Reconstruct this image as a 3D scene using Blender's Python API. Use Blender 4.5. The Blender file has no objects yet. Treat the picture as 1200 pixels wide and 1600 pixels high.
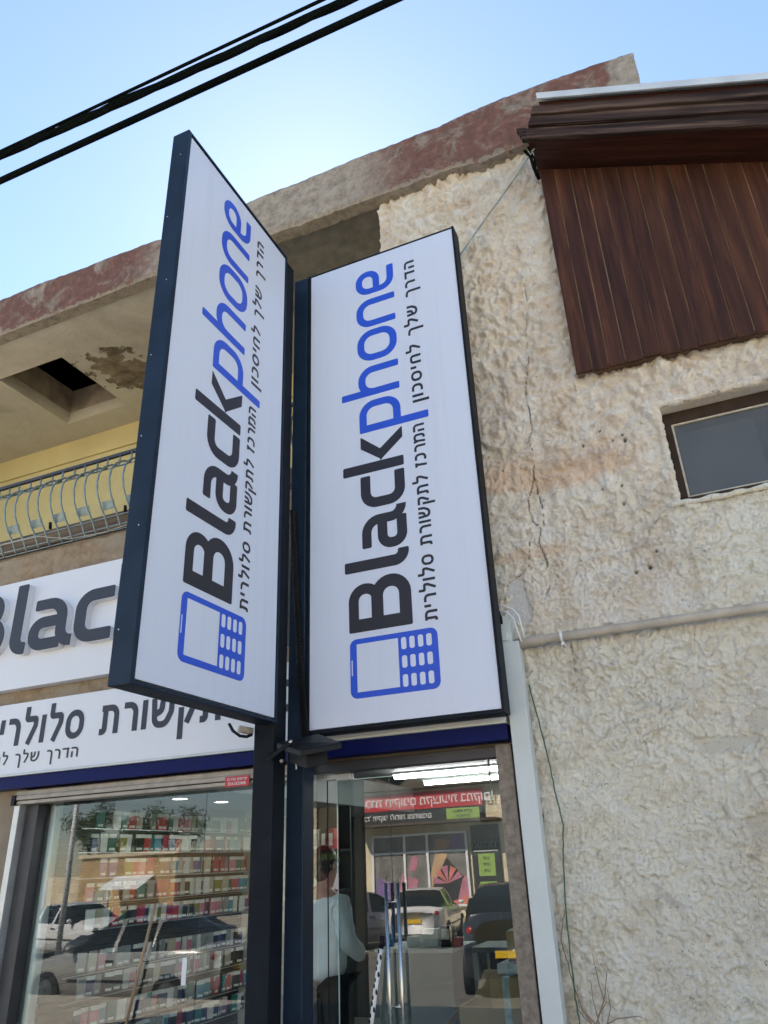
import bpy, math, random
import numpy as np
from mathutils import Vector, Matrix
random.seed(7); rng = np.random.default_rng(7)
C = bpy.context.scene.collection
sc = bpy.context.scene
R = math.radians

# ---------------------------------------------------------------- camera, world, sun, exposure
EYE = np.array([0.0, 0.0, 1.6]); FOC = 1160.0
ROT = np.array([[0.91579229, -0.20349618, -0.34628571],      # rows: world axes seen in camera axes (right, down, forward)
                [0.39979277, 0.37897308, 0.8345928],
                [-0.03860349, -0.90275617, 0.42841692]])
cam = bpy.data.cameras.new('camera'); cam_o = bpy.data.objects.new('camera', cam); C.objects.link(cam_o)
cam.sensor_fit = 'VERTICAL'; cam.sensor_height = 36; cam.lens = FOC / 1600 * 36
cam.clip_start = 0.05; cam.clip_end = 2000
m = np.eye(4); m[:3, 0] = ROT[:, 0]; m[:3, 1] = -ROT[:, 1]; m[:3, 2] = -ROT[:, 2]; m[:3, 3] = EYE
cam_o.matrix_world = Matrix(m.tolist()); sc.camera = cam_o

SUN_EL, SUN_AZ = 46.0, -28.0          # the sun stands behind the shop: azimuth degrees from +Y towards +X
world = bpy.data.worlds.new("World"); sc.world = world; world.use_nodes = True
wn = world.node_tree; bg = wn.nodes['Background']
sky = wn.nodes.new('ShaderNodeTexSky'); sky.sky_type = 'NISHITA'; sky.sun_disc = False
sky.sun_elevation = R(SUN_EL); sky.sun_rotation = R(SUN_AZ); sky.altitude = 300
sky.air_density = 1.0; sky.dust_density = 0.12; sky.ozone_density = 1.0
wn.links.new(sky.outputs[0], bg.inputs[0]); bg.inputs[1].default_value = 0.072
sun = bpy.data.lights.new('sun', 'SUN'); sun.energy = 5.0; sun.angle = R(0.5); sun.color = (1, 0.93, 0.82)
sun_o = bpy.data.objects.new('sun', sun); C.objects.link(sun_o)
sd = Vector((math.sin(R(SUN_AZ)) * math.cos(R(SUN_EL)), math.cos(R(SUN_AZ)) * math.cos(R(SUN_EL)), math.sin(R(SUN_EL))))
sun_o.rotation_euler = sd.to_track_quat('Z', 'Y').to_euler(); sun_o.location = (0, 0, 30)
sc.view_settings.view_transform = 'Standard'; sc.view_settings.look = 'None'
sc.view_settings.exposure = 2.1; sc.view_settings.gamma = 1
sc.cycles.use_denoising = True; sc.cycles.denoising_prefilter = 'ACCURATE'
sc.cycles.max_bounces = 8; sc.cycles.transparent_max_bounces = 16
sc.cycles.sample_clamp_indirect = 4


def at(px, py, y):
    """the point at depth y on the ray of a photo pixel (1200 x 1600)"""
    d = ROT @ np.array([px - 600, py - 800, FOC]); t = y / d[1]
    return (d[0] * t, y, 1.6 + d[2] * t)


# ---------------------------------------------------------------- materials
def mat(name, col, rough=0.6, metal=0.0, var=0.12, scale=6.0, bump=0.0, bscale=60.0, col2=None, spec=0.5, emit=0.0, coat=0.0):
    mt = bpy.data.materials.new(name); mt.use_nodes = True
    nt = mt.node_tree; N = nt.nodes; L = nt.links; b = N['Principled BSDF']
    b.inputs['Roughness'].default_value = rough; b.inputs['Metallic'].default_value = metal
    b.inputs['Specular IOR Level'].default_value = spec
    if coat: b.inputs['Coat Weight'].default_value = coat; b.inputs['Coat Roughness'].default_value = 0.05
    tc = N.new('ShaderNodeTexCoord')
    if var > 0 or col2:
        nz = N.new('ShaderNodeTexNoise'); nz.inputs['Scale'].default_value = scale; nz.inputs['Detail'].default_value = 6
        L.new(tc.outputs['Object'], nz.inputs['Vector'])
        rp = N.new('ShaderNodeValToRGB'); rp.color_ramp.elements[0].position = 0.32; rp.color_ramp.elements[1].position = 0.68
        c2 = col2 or tuple(min(1, c * (1 + var)) for c in col); c1 = col if col2 else tuple(c * (1 - var) for c in col)
        rp.color_ramp.elements[0].color = (*c1, 1); rp.color_ramp.elements[1].color = (*c2, 1)
        L.new(nz.outputs['Fac'], rp.inputs['Fac']); L.new(rp.outputs['Color'], b.inputs['Base Color'])
        mr = N.new('ShaderNodeMapRange'); mr.inputs['To Min'].default_value = max(0.02, rough - 0.08); mr.inputs['To Max'].default_value = min(1, rough + 0.08)
        L.new(nz.outputs['Fac'], mr.inputs['Value']); L.new(mr.outputs[0], b.inputs['Roughness'])
    else:
        b.inputs['Base Color'].default_value = (*col, 1)
    if bump > 0:
        nb = N.new('ShaderNodeTexNoise'); nb.inputs['Scale'].default_value = bscale; nb.inputs['Detail'].default_value = 8
        L.new(tc.outputs['Object'], nb.inputs['Vector'])
        bp = N.new('ShaderNodeBump'); bp.inputs['Strength'].default_value = bump; bp.inputs['Distance'].default_value = 0.01
        L.new(nb.outputs['Fac'], bp.inputs['Height']); L.new(bp.outputs[0], b.inputs['Normal'])
    if emit:
        b.inputs['Emission Color'].default_value = (*col, 1); b.inputs['Emission Strength'].default_value = emit
    return mt


def ramp(nt, fac, stops):
    r = nt.nodes.new('ShaderNodeValToRGB'); e = r.color_ramp.elements
    while len(e) < len(stops): e.new(0.5)
    for i, (p, c) in enumerate(stops): e[i].position = p; e[i].color = (*c, 1)
    nt.links.new(fac, r.inputs['Fac']); return r.outputs['Color']


def noise(nt, vec, scale, detail=6, rough=0.55, dist=0.0):
    n = nt.nodes.new('ShaderNodeTexNoise'); n.inputs['Scale'].default_value = scale; n.inputs['Detail'].default_value = detail
    n.inputs['Roughness'].default_value = rough; n.inputs['Distortion'].default_value = dist
    nt.links.new(vec, n.inputs['Vector']); return n.outputs['Fac']


def mixc(nt, fac, a, b, mode='MIX'):
    x = nt.nodes.new('ShaderNodeMix'); x.data_type = 'RGBA'; x.blend_type = mode
    for s, v in ((x.inputs['Factor'], fac), (x.inputs['A'], a), (x.inputs['B'], b)):
        if isinstance(v, (int, float)): s.default_value = v
        elif isinstance(v, tuple): s.default_value = (*v, 1)
        else: nt.links.new(v, s)
    return x.outputs['Result']


def math_(nt, op, a, b=0.0, clamp=False):
    x = nt.nodes.new('ShaderNodeMath'); x.operation = op; x.use_clamp = clamp
    for s, v in ((x.inputs[0], a), (x.inputs[1], b)):
        if isinstance(v, (int, float)): s.default_value = v
        else: nt.links.new(v, s)
    return x.outputs[0]


def smooth(nt, v, lo, hi):
    x = nt.nodes.new('ShaderNodeMapRange'); x.interpolation_type = 'SMOOTHSTEP'
    x.inputs['From Min'].default_value = lo; x.inputs['From Max'].default_value = hi
    nt.links.new(v, x.inputs['Value']); return x.outputs[0]


def start(name, rough=0.9):
    mt = bpy.data.materials.new(name); mt.use_nodes = True; nt = mt.node_tree
    b = nt.nodes['Principled BSDF']; b.inputs['Roughness'].default_value = rough
    g = nt.nodes.new('ShaderNodeNewGeometry'); s = nt.nodes.new('ShaderNodeSeparateXYZ')
    nt.links.new(g.outputs['Position'], s.inputs[0])
    return mt, nt, b, g.outputs['Position'], s.outputs


def bump_to(nt, b, h, strength, dist):
    bp = nt.nodes.new('ShaderNodeBump'); bp.inputs['Strength'].default_value = strength; bp.inputs['Distance'].default_value = dist
    nt.links.new(h, bp.inputs['Height']); nt.links.new(bp.outputs[0], b.inputs['Normal'])


def mat_stucco():
    mt, nt, b, P, S = start('stucco', 0.95)
    n1 = noise(nt, P, 1.3, 5); n2 = noise(nt, P, 5, 8, 0.65); n3 = noise(nt, P, 26, 6, 0.7)
    upper = ramp(nt, n2, [(0.28, (0.67, 0.50, 0.36)), (0.42, (0.86, 0.73, 0.58)), (0.56, (0.92, 0.83, 0.70)), (0.75, (0.95, 0.91, 0.83))])
    mid = ramp(nt, n2, [(0.28, (0.72, 0.57, 0.42)), (0.42, (0.89, 0.79, 0.64)), (0.56, (0.94, 0.87, 0.75)), (0.75, (0.95, 0.92, 0.84))])
    low = ramp(nt, n2, [(0.28, (0.74, 0.65, 0.48)), (0.42, (0.90, 0.835, 0.68)), (0.56, (0.94, 0.90, 0.77)), (0.75, (0.95, 0.935, 0.85))])
    zz = math_(nt, 'ADD', S['Z'], math_(nt, 'MULTIPLY', math_(nt, 'SUBTRACT', n1, 0.5), 0.55))
    col = mixc(nt, smooth(nt, zz, 3.78, 3.92), mid, upper)
    # bands of bare orange render, as in the photo
    band = math_(nt, 'MULTIPLY', smooth(nt, zz, 3.74, 3.82), math_(nt, 'SUBTRACT', 1.0, smooth(nt, zz, 3.9, 4.12)))
    band = math_(nt, 'MULTIPLY', band, math_(nt, 'SUBTRACT', 1.0, smooth(nt, S['X'], -0.35, 0.05)))
    col = mixc(nt, math_(nt, 'MULTIPLY', band, 0.7), col, (0.84, 0.58, 0.38))
    b2 = math_(nt, 'MULTIPLY', smooth(nt, S['Z'], 3.29, 3.31), math_(nt, 'SUBTRACT', 1.0, smooth(nt, S['Z'], 3.36, 3.39)))
    b2 = math_(nt, 'MULTIPLY', b2, math_(nt, 'SUBTRACT', 1.0, smooth(nt, S['X'], -0.75, -0.5)))
    col = mixc(nt, math_(nt, 'MULTIPLY', b2, 0.55), col, (0.84, 0.62, 0.44))
    xx = math_(nt, 'ADD', S['X'], math_(nt, 'MULTIPLY', n1, 0.5))
    rl = math_(nt, 'MULTIPLY', smooth(nt, xx, 0.18, 0.34), math_(nt, 'SUBTRACT', 1.0, smooth(nt, zz, 3.45, 3.6)))
    lowmask = math_(nt, 'MAXIMUM', math_(nt, 'SUBTRACT', 1.0, smooth(nt, zz, 2.72, 2.85)), rl)
    col = mixc(nt, lowmask, col, low)
    # vertical run-off streaks and specks of dirt and painted small shadows
    mp = nt.nodes.new('ShaderNodeMapping'); mp.inputs['Scale'].default_value = (7, 7, 0.5); nt.links.new(P, mp.inputs['Vector'])
    st = noise(nt, mp.outputs[0], 1.0, 4)
    col = mixc(nt, math_(nt, 'MULTIPLY', smooth(nt, st, 0.55, 0.75), 0.35), col, (0.42, 0.33, 0.24))
    gr = noise(nt, P, 60, 6, 0.75)
    col = mixc(nt, math_(nt, 'MULTIPLY', smooth(nt, gr, 0.54, 0.68), 0.5), col, (0.38, 0.27, 0.17))
    col = mixc(nt, math_(nt, 'MULTIPLY', math_(nt, 'SUBTRACT', 1.0, smooth(nt, gr, 0.34, 0.45)), 0.35), col, (0.86, 0.82, 0.74))
    pk = smooth(nt, noise(nt, P, 2.2, 7, 0.6, 0.6), 0.64, 0.70)
    col = mixc(nt, math_(nt, 'MULTIPLY', pk, 0.55), col, (0.50, 0.43, 0.38))
    col = mixc(nt, math_(nt, 'MULTIPLY', smooth(nt, n3, 0.63, 0.74), 0.4), col, (0.36, 0.29, 0.2))
    fl = noise(nt, P, 34, 7, 0.7, 1.5); zn = smooth(nt, noise(nt, P, 1.7, 4), 0.38, 0.62)
    col = mixc(nt, math_(nt, 'MULTIPLY', smooth(nt, fl, 0.60, 0.64), math_(nt, 'ADD', 0.25, math_(nt, 'MULTIPLY', zn, 0.5))), col, (0.22, 0.16, 0.11))  # dark flecks: dirt plus crisp little shadows painted into the colour
    grime = smooth(nt, noise(nt, P, 0.9, 6, 0.6, 0.8), 0.46, 0.72)
    col = mixc(nt, math_(nt, 'MULTIPLY', grime, 0.32), col, (0.55, 0.46, 0.38))
    at_ = nt.nodes.new('ShaderNodeAttribute'); at_.attribute_name = 'dark_mask'
    col = mixc(nt, at_.outputs['Fac'], col, (0.05, 0.04, 0.035))
    ap = nt.nodes.new('ShaderNodeAttribute'); ap.attribute_name = 'patch'
    col = mixc(nt, ap.outputs['Fac'], col, (0.72, 0.70, 0.68))
    nt.links.new(col, b.inputs['Base Color'])
    h = math_(nt, 'ADD', noise(nt, P, 55, 9, 0.75, 0.8), math_(nt, 'MULTIPLY', noise(nt, P, 190, 5, 0.7), 0.5))
    bump_to(nt, b, h, 1.0, 0.014)
    return mt


def mat_beam():
    mt, nt, b, P, S = start('painted_concrete', 0.85)
    n1 = noise(nt, P, 2.6, 10, 0.72, 0.7); n2 = noise(nt, P, 11, 9, 0.7)
    red = ramp(nt, n2, [(0.3, (0.085, 0.042, 0.032)), (0.55, (0.165, 0.074, 0.053)), (0.75, (0.30, 0.185, 0.135))])
    grey = ramp(nt, n2, [(0.3, (0.15, 0.12, 0.095)), (0.5, (0.29, 0.245, 0.195)), (0.72, (0.42, 0.37, 0.30))])
    bare = math_(nt, 'MULTIPLY', smooth(nt, math_(nt, 'ADD', S['X'], math_(nt, 'MULTIPLY', n1, 1.2)), -3.9, -3.3),
                 math_(nt, 'SUBTRACT', 1.0, smooth(nt, math_(nt, 'ADD', S['X'], math_(nt, 'MULTIPLY', n1, 0.9)), -1.5, -0.9)))
    tip = smooth(nt, math_(nt, 'ADD', S['X'], math_(nt, 'MULTIPLY', n1, 0.3)), 0.40, 0.46)
    edge = smooth(nt, math_(nt, 'ADD', S['Z'], math_(nt, 'MULTIPLY', n1, 0.22)), 7.50, 7.56)
    pat = math_(nt, 'MULTIPLY', smooth(nt, n1, 0.50, 0.64), 0.8)
    ua = nt.nodes.new('ShaderNodeAttribute'); ua.attribute_name = 'tone'
    ragged = math_(nt, 'ADD', ua.outputs['Fac'], math_(nt, 'MULTIPLY', math_(nt, 'SUBTRACT', n2, 0.5), 0.5))
    pat = math_(nt, 'MAXIMUM', pat, math_(nt, 'SUBTRACT', 1.0, smooth(nt, ragged, 0.03, 0.07)))
    pat = math_(nt, 'MAXIMUM', pat, smooth(nt, ragged, 0.97, 1.01))
    fac = math_(nt, 'MAXIMUM', math_(nt, 'MAXIMUM', bare, tip), math_(nt, 'MAXIMUM', edge, pat))
    col = mixc(nt, fac, red, grey)
    nt.links.new(col, b.inputs['Base Color']); bump_to(nt, b, math_(nt, 'ADD', n2, fac), 0.6, 0.012)
    return mt


def mat_soffit():
    mt, nt, b, P, S = start('ceiling_plaster', 0.9)
    n1 = noise(nt, P, 1.2, 7, 0.6, 0.5); n2 = noise(nt, P, 7, 7, 0.6)
    col = ramp(nt, n1, [(0.3, (0.36, 0.32, 0.26)), (0.5, (0.50, 0.45, 0.37)), (0.7, (0.64, 0.58, 0.49))])
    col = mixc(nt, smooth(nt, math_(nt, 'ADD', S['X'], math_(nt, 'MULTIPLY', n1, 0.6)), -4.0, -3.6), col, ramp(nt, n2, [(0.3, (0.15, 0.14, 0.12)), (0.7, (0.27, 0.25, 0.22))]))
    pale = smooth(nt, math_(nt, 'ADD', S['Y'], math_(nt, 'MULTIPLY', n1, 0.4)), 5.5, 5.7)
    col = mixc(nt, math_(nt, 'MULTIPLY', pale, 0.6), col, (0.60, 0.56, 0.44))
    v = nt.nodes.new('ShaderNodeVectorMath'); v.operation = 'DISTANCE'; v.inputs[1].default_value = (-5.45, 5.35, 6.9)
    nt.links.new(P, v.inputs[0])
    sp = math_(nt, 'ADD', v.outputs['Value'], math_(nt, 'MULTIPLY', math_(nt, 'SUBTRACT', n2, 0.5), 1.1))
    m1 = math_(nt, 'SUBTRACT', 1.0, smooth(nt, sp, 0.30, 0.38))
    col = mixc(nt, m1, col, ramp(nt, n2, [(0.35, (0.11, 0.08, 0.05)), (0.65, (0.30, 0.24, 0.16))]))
    nt.links.new(col, b.inputs['Base Color']); bump_to(nt, b, math_(nt, 'SUBTRACT', n2, m1), 0.7, 0.02)
    return mt


def mat_render():
    mt, nt, b, P, S = start('rough_render', 0.95)
    n2 = noise(nt, P, 14, 8, 0.7); n1 = noise(nt, P, 3, 5)
    col = mixc(nt, smooth(nt, n1, 0.4, 0.65), ramp(nt, n2, [(0.3, (0.20, 0.13, 0.075)), (0.6, (0.40, 0.29, 0.18)), (0.75, (0.52, 0.42, 0.3))]), (0.36, 0.30, 0.22))
    nt.links.new(col, b.inputs['Base Color']); bump_to(nt, b, n2, 1.0, 0.03)
    return mt


def mat_wood(name, c1, c2, c3, axis=2, stretch=14.0, rough=0.5, slope=0.0):
    mt, nt, b, P, S = start(name, rough); b.inputs['Specular IOR Level'].default_value = 0.22
    if slope:                                   # grain follows the pitch of the roof
        mr0 = nt.nodes.new('ShaderNodeMapping'); mr0.inputs['Rotation'].default_value = (0, slope, 0); nt.links.new(P, mr0.inputs['Vector']); P = mr0.outputs[0]
    mp = nt.nodes.new('ShaderNodeMapping'); s = [stretch] * 3; s[axis] = 0.9; mp.inputs['Scale'].default_value = s
    nt.links.new(P, mp.inputs['Vector'])
    g = noise(nt, mp.outputs[0], 1.4, 8, 0.65, 0.3); mp2 = nt.nodes.new('ShaderNodeMapping'); s2 = [9.0] * 3; s2[axis] = 0.5; mp2.inputs['Scale'].default_value = s2; nt.links.new(P, mp2.inputs['Vector']); big = noise(nt, mp2.outputs[0], 1.0, 4)
    col = ramp(nt, g, [(0.3, c1), (0.52, c2), (0.75, c3)])
    oi = nt.nodes.new('ShaderNodeAttribute'); oi.attribute_name = 'tone'
    col = mixc(nt, math_(nt, 'MULTIPLY', oi.outputs['Fac'], 0.5), col, tuple(0.45 * x for x in c2))
    col = mixc(nt, math_(nt, 'MULTIPLY', smooth(nt, math_(nt, 'ADD', big, math_(nt, 'MULTIPLY', math_(nt, 'SUBTRACT', oi.outputs['Fac'], 0.5), 0.25)), 0.45, 0.75), 0.3), col, tuple(min(1, x * 1.5) for x in c3))
    nt.links.new(col, b.inputs['Base Color']); bump_to(nt, b, g, 0.35, 0.006)
    return mt


def mat_glass(name, tint=(0.86, 0.93, 0.90), ior=1.55, refl=1.5, dust=0.0):
    mt = bpy.data.materials.new(name); mt.use_nodes = True; nt = mt.node_tree; N = nt.nodes
    for n in list(N):
        if n.type != 'OUTPUT_MATERIAL': N.remove(n)
    out = [n for n in N if n.type == 'OUTPUT_MATERIAL'][0]
    tr = N.new('ShaderNodeBsdfTransparent'); tr.inputs[0].default_value = (*tint, 1)
    gl = N.new('ShaderNodeBsdfGlossy'); gl.inputs['Roughness'].default_value = 0.0
    fr = N.new('ShaderNodeFresnel'); fr.inputs['IOR'].default_value = ior
    tc = N.new('ShaderNodeNewGeometry'); nz = noise(nt, tc.outputs['Position'], 1.1, 2)
    bp = N.new('ShaderNodeBump'); bp.inputs['Strength'].default_value = 0.05; bp.inputs['Distance'].default_value = 0.01
    nt.links.new(nz, bp.inputs['Height']); nt.links.new(bp.outputs[0], gl.inputs['Normal'])
    mx = N.new('ShaderNodeMixShader'); f2 = math_(nt, 'MULTIPLY', fr.outputs[0], refl, True)
    f2 = math_(nt, 'MULTIPLY', f2, math_(nt, 'SUBTRACT', 1.0, tc.outputs['Backfacing']))
    nt.links.new(f2, mx.inputs[0]); nt.links.new(tr.outputs[0], mx.inputs[1]); nt.links.new(gl.outputs[0], mx.inputs[2])
    last = mx.outputs[0]
    if dust:
        df = N.new('ShaderNodeBsdfDiffuse'); df.inputs[0].default_value = (0.55, 0.52, 0.47, 1)
        dn = smooth(nt, noise(nt, tc.outputs['Position'], 3.0, 6, 0.65), 0.3, 0.75); m3 = N.new('ShaderNodeMixShader')
        nt.links.new(math_(nt, 'MULTIPLY', math_(nt, 'ADD', math_(nt, 'MULTIPLY', dn, 0.22), 0.6), dust), m3.inputs[0]); nt.links.new(last, m3.inputs[1]); nt.links.new(df.outputs[0], m3.inputs[2]); last = m3.outputs[0]
    nt.links.new(last, out.inputs['Surface'])
    return mt


M = {}
M['stucco'] = mat_stucco(); M['beam'] = mat_beam(); M['soffit'] = mat_soffit(); M['render'] = mat_render()
M['wood'] = mat_wood('varnished_boards', (0.022, 0.009, 0.005), (0.062, 0.022, 0.011), (0.14, 0.052, 0.022))
M['verge'] = mat_wood('weathered_planks', (0.008, 0.006, 0.005), (0.034, 0.017, 0.012), (0.22, 0.14, 0.10), axis=0, stretch=22, rough=.65, slope=-0.4327)
M['under'] = mat_wood('stained_planks', (0.016, 0.006, 0.005), (0.045, 0.013, 0.008), (0.08, 0.026, 0.014), axis=0, slope=-0.4327)
M['groove'] = mat('worn_groove', (0.07, 0.035, 0.02), 0.8, 0, 0, 3, col2=(0.26, 0.15, 0.085))
M['oldwood'] = mat_wood('grey_timber', (0.08, 0.055, 0.035), (0.19, 0.135, 0.09), (0.32, 0.25, 0.18), axis=0, rough=0.85)
M['glass'] = mat_glass('shop_glass', (0.90, 0.95, 0.93), 1.52, 2.1); M['clearglass'] = mat_glass('clear_glass', (0.92, 0.95, 0.94), 1.45, 0.5); M['doorglass'] = mat_glass('door_glass', (0.74, 0.80, 0.78), 1.6, 2.9); M['dimglass'] = mat_glass('window_glass', (0.55, 0.57, 0.56), 1.5, 1.5, 0.17)
M['flash'] = mat('galvanised_sheet', (0.62, 0.64, 0.64), 0.45, 0.3, 0.1)
M['yellow'] = mat('yellow_paint', (0.60, 0.51, 0.25), 0.8, 0, 0.08, 1.5, 0.15, 40)
M['conc'] = mat('stained_concrete', (0.36, 0.29, 0.21), 0.9, 0, 0.3, 5, 0.4, 30)
M['darkwood'] = mat('dark_cover', (0.05, 0.03, 0.022), 0.8)
M['sign'] = mat('sign_vinyl', (0.60, 0.65, 0.76), 0.34, 0, 0.035, 1.1)
def mat_sign():
    mt, nt, b, P, S = start('sign_vinyl', 0.33)
    mp_ = nt.nodes.new('ShaderNodeMapping'); mp_.inputs['Scale'].default_value = (16, 16, 0.55); nt.links.new(P, mp_.inputs['Vector'])
    st = noise(nt, mp_.outputs[0], 1.0, 5, 0.6); sp = noise(nt, P, 7, 7, 0.7)
    col = mixc(nt, math_(nt, 'MULTIPLY', smooth(nt, st, 0.48, 0.78), 0.16), (0.66, 0.70, 0.80), (0.48, 0.48, 0.49))
    col = mixc(nt, math_(nt, 'MULTIPLY', smooth(nt, sp, 0.66, 0.74), 0.10), col, (0.36, 0.36, 0.38))
    nt.links.new(col, b.inputs['Base Color'])
    mr = nt.nodes.new('ShaderNodeMapRange'); mr.inputs['To Min'].default_value = 0.24; mr.inputs['To Max'].default_value = 0.5; nt.links.new(sp, mr.inputs['Value']); nt.links.new(mr.outputs[0], b.inputs['Roughness'])
    bump_to(nt, b, noise(nt, P, 1.4, 2), 0.25, 0.02); return mt
M['sign'] = mat_sign()
M['signwhite'] = mat('white_board', (0.72, 0.73, 0.76), 0.35, 0, 0.02, 2)
M['navy'] = mat('navy_paint', (0.011, 0.022, 0.040), 0.42, 0, 0.25, 5, 0.05, 80, spec=0.22)
M['post'] = mat('charcoal_paint', (0.011, 0.014, 0.019), 0.5, 0, 0.25, 5, 0.06, 80, spec=0.1)
M['black'] = mat('black_plastic', (0.008, 0.009, 0.010), 0.5, 0, 0.2, spec=0.2)
M['ink'] = mat('black_print', (0.018, 0.016, 0.022), 0.4, 0, 0.05)
M['blue'] = mat('blue_print', (0.018, 0.085, 0.60), 0.35, 0, 0.03)
M['bluestrip'] = mat('deep_blue_sheet', (0.003, 0.008, 0.085), 0.4, 0, 0.08, spec=.12)
M['grey'] = mat('grey_letter_face', (0.050, 0.055, 0.072), 0.5, 0, 0.04, spec=.25)
M['white'] = mat('white_paint', (0.78, 0.79, 0.78), 0.5, 0, 0.05)
M['trunk'] = mat('pale_trunking', (0.58, 0.62, 0.61), 0.45, 0, 0.06, 3)
M['pipe'] = mat('weathered_pvc', (0.42, 0.37, 0.30), 0.65, 0, 0.2, 8, 0.1)
M['steel'] = mat('brushed_steel', (0.55, 0.55, 0.53), 0.28, 1.0, 0.06)
M['shutter'] = mat('dusty_steel', (0.36, 0.32, 0.27), 0.55, 0.35, 0.2, 9)
M['pillar'] = mat('worn_metal_jamb', (0.24, 0.205, 0.17), 0.6, 0.3, 0.35, 25, 0.3, 60)
M['alu'] = mat('aluminium', (0.55, 0.56, 0.56), 0.4, 0.6, 0.1)
M['darkalu'] = mat('dark_aluminium', (0.05, 0.05, 0.055), 0.4, 0.3, 0.2)
M['wire'] = mat('galvanised_wire', (0.25, 0.31, 0.31), 0.45, 0.4, 0.2, 20)
M['cable'] = mat('cable_rubber', (0.006, 0.008, 0.007), 0.9, 0, 0.3, 3, spec=.0)
M['greenwire'] = mat('green_wire', (0.05, 0.11, 0.06), 0.5, 0, 0.2)
M['twig'] = mat('dry_twig', (0.26, 0.18, 0.12), 0.9, 0, 0.3)
M['wframe'] = mat('brown_window_frame', (0.040, 0.024, 0.015), 0.6, 0, 0.3, 12, spec=.2)
M['putty'] = mat('old_putty', (0.50, 0.45, 0.36), 0.8, 0, 0.2, 20)
M['jamb'] = mat('brown_plaster', (0.26, 0.21, 0.15), 0.9, 0, 0.2, 4, 0.3, 40)
M['inwall'] = mat('interior_white', (0.72, 0.73, 0.72), 0.7, 0, 0.02)
M['ingrey'] = mat('interior_grey', (0.24, 0.26, 0.26), 0.7, 0, 0.05)
M['ceil'] = mat('interior_ceiling', (0.09, 0.11, 0.105), 0.8, 0, 0.03)
M['floor'] = mat('interior_floor', (0.30, 0.29, 0.27), 0.4, 0, 0.1)
M['slat'] = mat('slatwall_grey', (0.045, 0.048, 0.05), 0.6, 0, 0.1)
M['inblue'] = mat('interior_blue', (0.015, 0.03, 0.16), 0.5, 0, 0.08)
M['counter'] = mat('counter_grey', (0.22, 0.26, 0.27), 0.45, 0, 0.04)
M['card'] = mat('cardboard', (0.55, 0.37, 0.21), 0.85, 0, 0.1, 5)
M['tape'] = mat('printed_tape', (0.55, 0.62, 0.64), 0.4, 0, 0.25, 30)
M['tube'] = mat('lit_tube', (1, 1, 0.98), 0.5, 0, 0, emit=13.0)
M['lamp'] = mat('lit_downlight', (1, 0.97, 0.9), 0.5, 0, 0, emit=9.0)
M['skin'] = mat('skin', (0.42, 0.25, 0.17), 0.55, 0, 0.06)
M['hair'] = mat('dark_hair', (0.015, 0.012, 0.010), 0.6, 0, 0.3, 40)
M['shirt'] = mat('white_shirt', (0.80, 0.81, 0.84), 0.8, 0, 0.05, 10, 0.4, 14)
M['trouser'] = mat('black_trousers', (0.018, 0.018, 0.02), 0.85, 0, 0.2, 10, 0.3, 20)
M['stick'] = mat('pale_stick', (0.34, 0.24, 0.15), 0.7, 0, 0.2, 12)
M['brush'] = mat('brown_bristle', (0.06, 0.05, 0.035), 0.95, 0, 0.4, 50, 1.0, 120)
M['red'] = mat('red_print', (0.52, 0.03, 0.04), 0.45, 0, 0.06)
M['lime'] = mat('lime_print', (0.30, 0.45, 0.10), 0.5, 0, 0.06)
M['signblack'] = mat('black_print_board', (0.03, 0.03, 0.03), 0.5, 0, 0.1)
M['cream'] = mat('cream_wall', (0.68, 0.58, 0.40), 0.85, 0, 0.15, 2, 0.3, 30)
M['tan'] = mat('tan_wall', (0.50, 0.35, 0.18), 0.9, 0, 0.25, 1.5, 0.4, 20)
M['brownwall'] = mat('brown_upper_wall', (0.10, 0.075, 0.06), 0.9, 0, 0.2, 2)
M['pink'] = mat('pink_poster', (0.52, 0.20, 0.27), 0.4, 0, 0.2, 4)
M['salmon'] = mat('salmon_poster', (0.62, 0.20, 0.15), 0.4, 0, 0.2, 4)
M['gold'] = mat('yellow_poster', (0.65, 0.42, 0.06), 0.4, 0, 0.1)
M['greyposter'] = mat('grey_poster', (0.20, 0.19, 0.17), 0.4, 0, 0.3, 3)
M['asphalt'] = mat('asphalt', (0.12, 0.113, 0.10), 0.9, 0, 0.2, 3, 0.3, 80)
M['paving'] = mat('concrete_paving', (0.42, 0.38, 0.31), 0.9, 0, 0.15, 3, 0.3, 60)
M['tyre'] = mat('tyre', (0.015, 0.015, 0.015), 0.8); M['rim'] = mat('alloy_rim', (0.5, 0.5, 0.5), 0.3, 0.9, 0.1)
M['carglass'] = mat('car_glass', (0.01, 0.013, 0.014), 0.05, 0, 0)
M['silver'] = mat('silver_car_paint', (0.42, 0.41, 0.38), 0.3, 0.4, 0.03, coat=0.8)
M['whitecar'] = mat('white_car_paint', (0.75, 0.74, 0.72), 0.3, 0, 0.03, coat=0.8)
M['greycar'] = mat('grey_car_paint', (0.16, 0.155, 0.18), 0.3, 0.4, 0.03, coat=0.8)
M['darkcar'] = mat('dark_car_paint', (0.03, 0.035, 0.045), 0.25, 0.2, 0.03, coat=0.8)
M['headlamp'] = mat('lamp_lens', (0.6, 0.62, 0.62), 0.1, 0.2, 0.05); M['tail'] = mat('tail_lens', (0.4, 0.015, 0.015), 0.15, 0, 0.05)
M['plate'] = mat('yellow_plate', (0.75, 0.48, 0.03), 0.4, 0, 0.03)
M['bark'] = mat('bark', (0.13, 0.09, 0.06), 0.9, 0, 0.3, 8, 0.6, 30)
M['leaf'] = mat('leaves', (0.045, 0.075, 0.025), 0.7, 0, 0.45, 2)
M['paper'] = mat('paper', (0.75, 0.75, 0.74), 0.7, 0, 0.1, 20)
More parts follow.
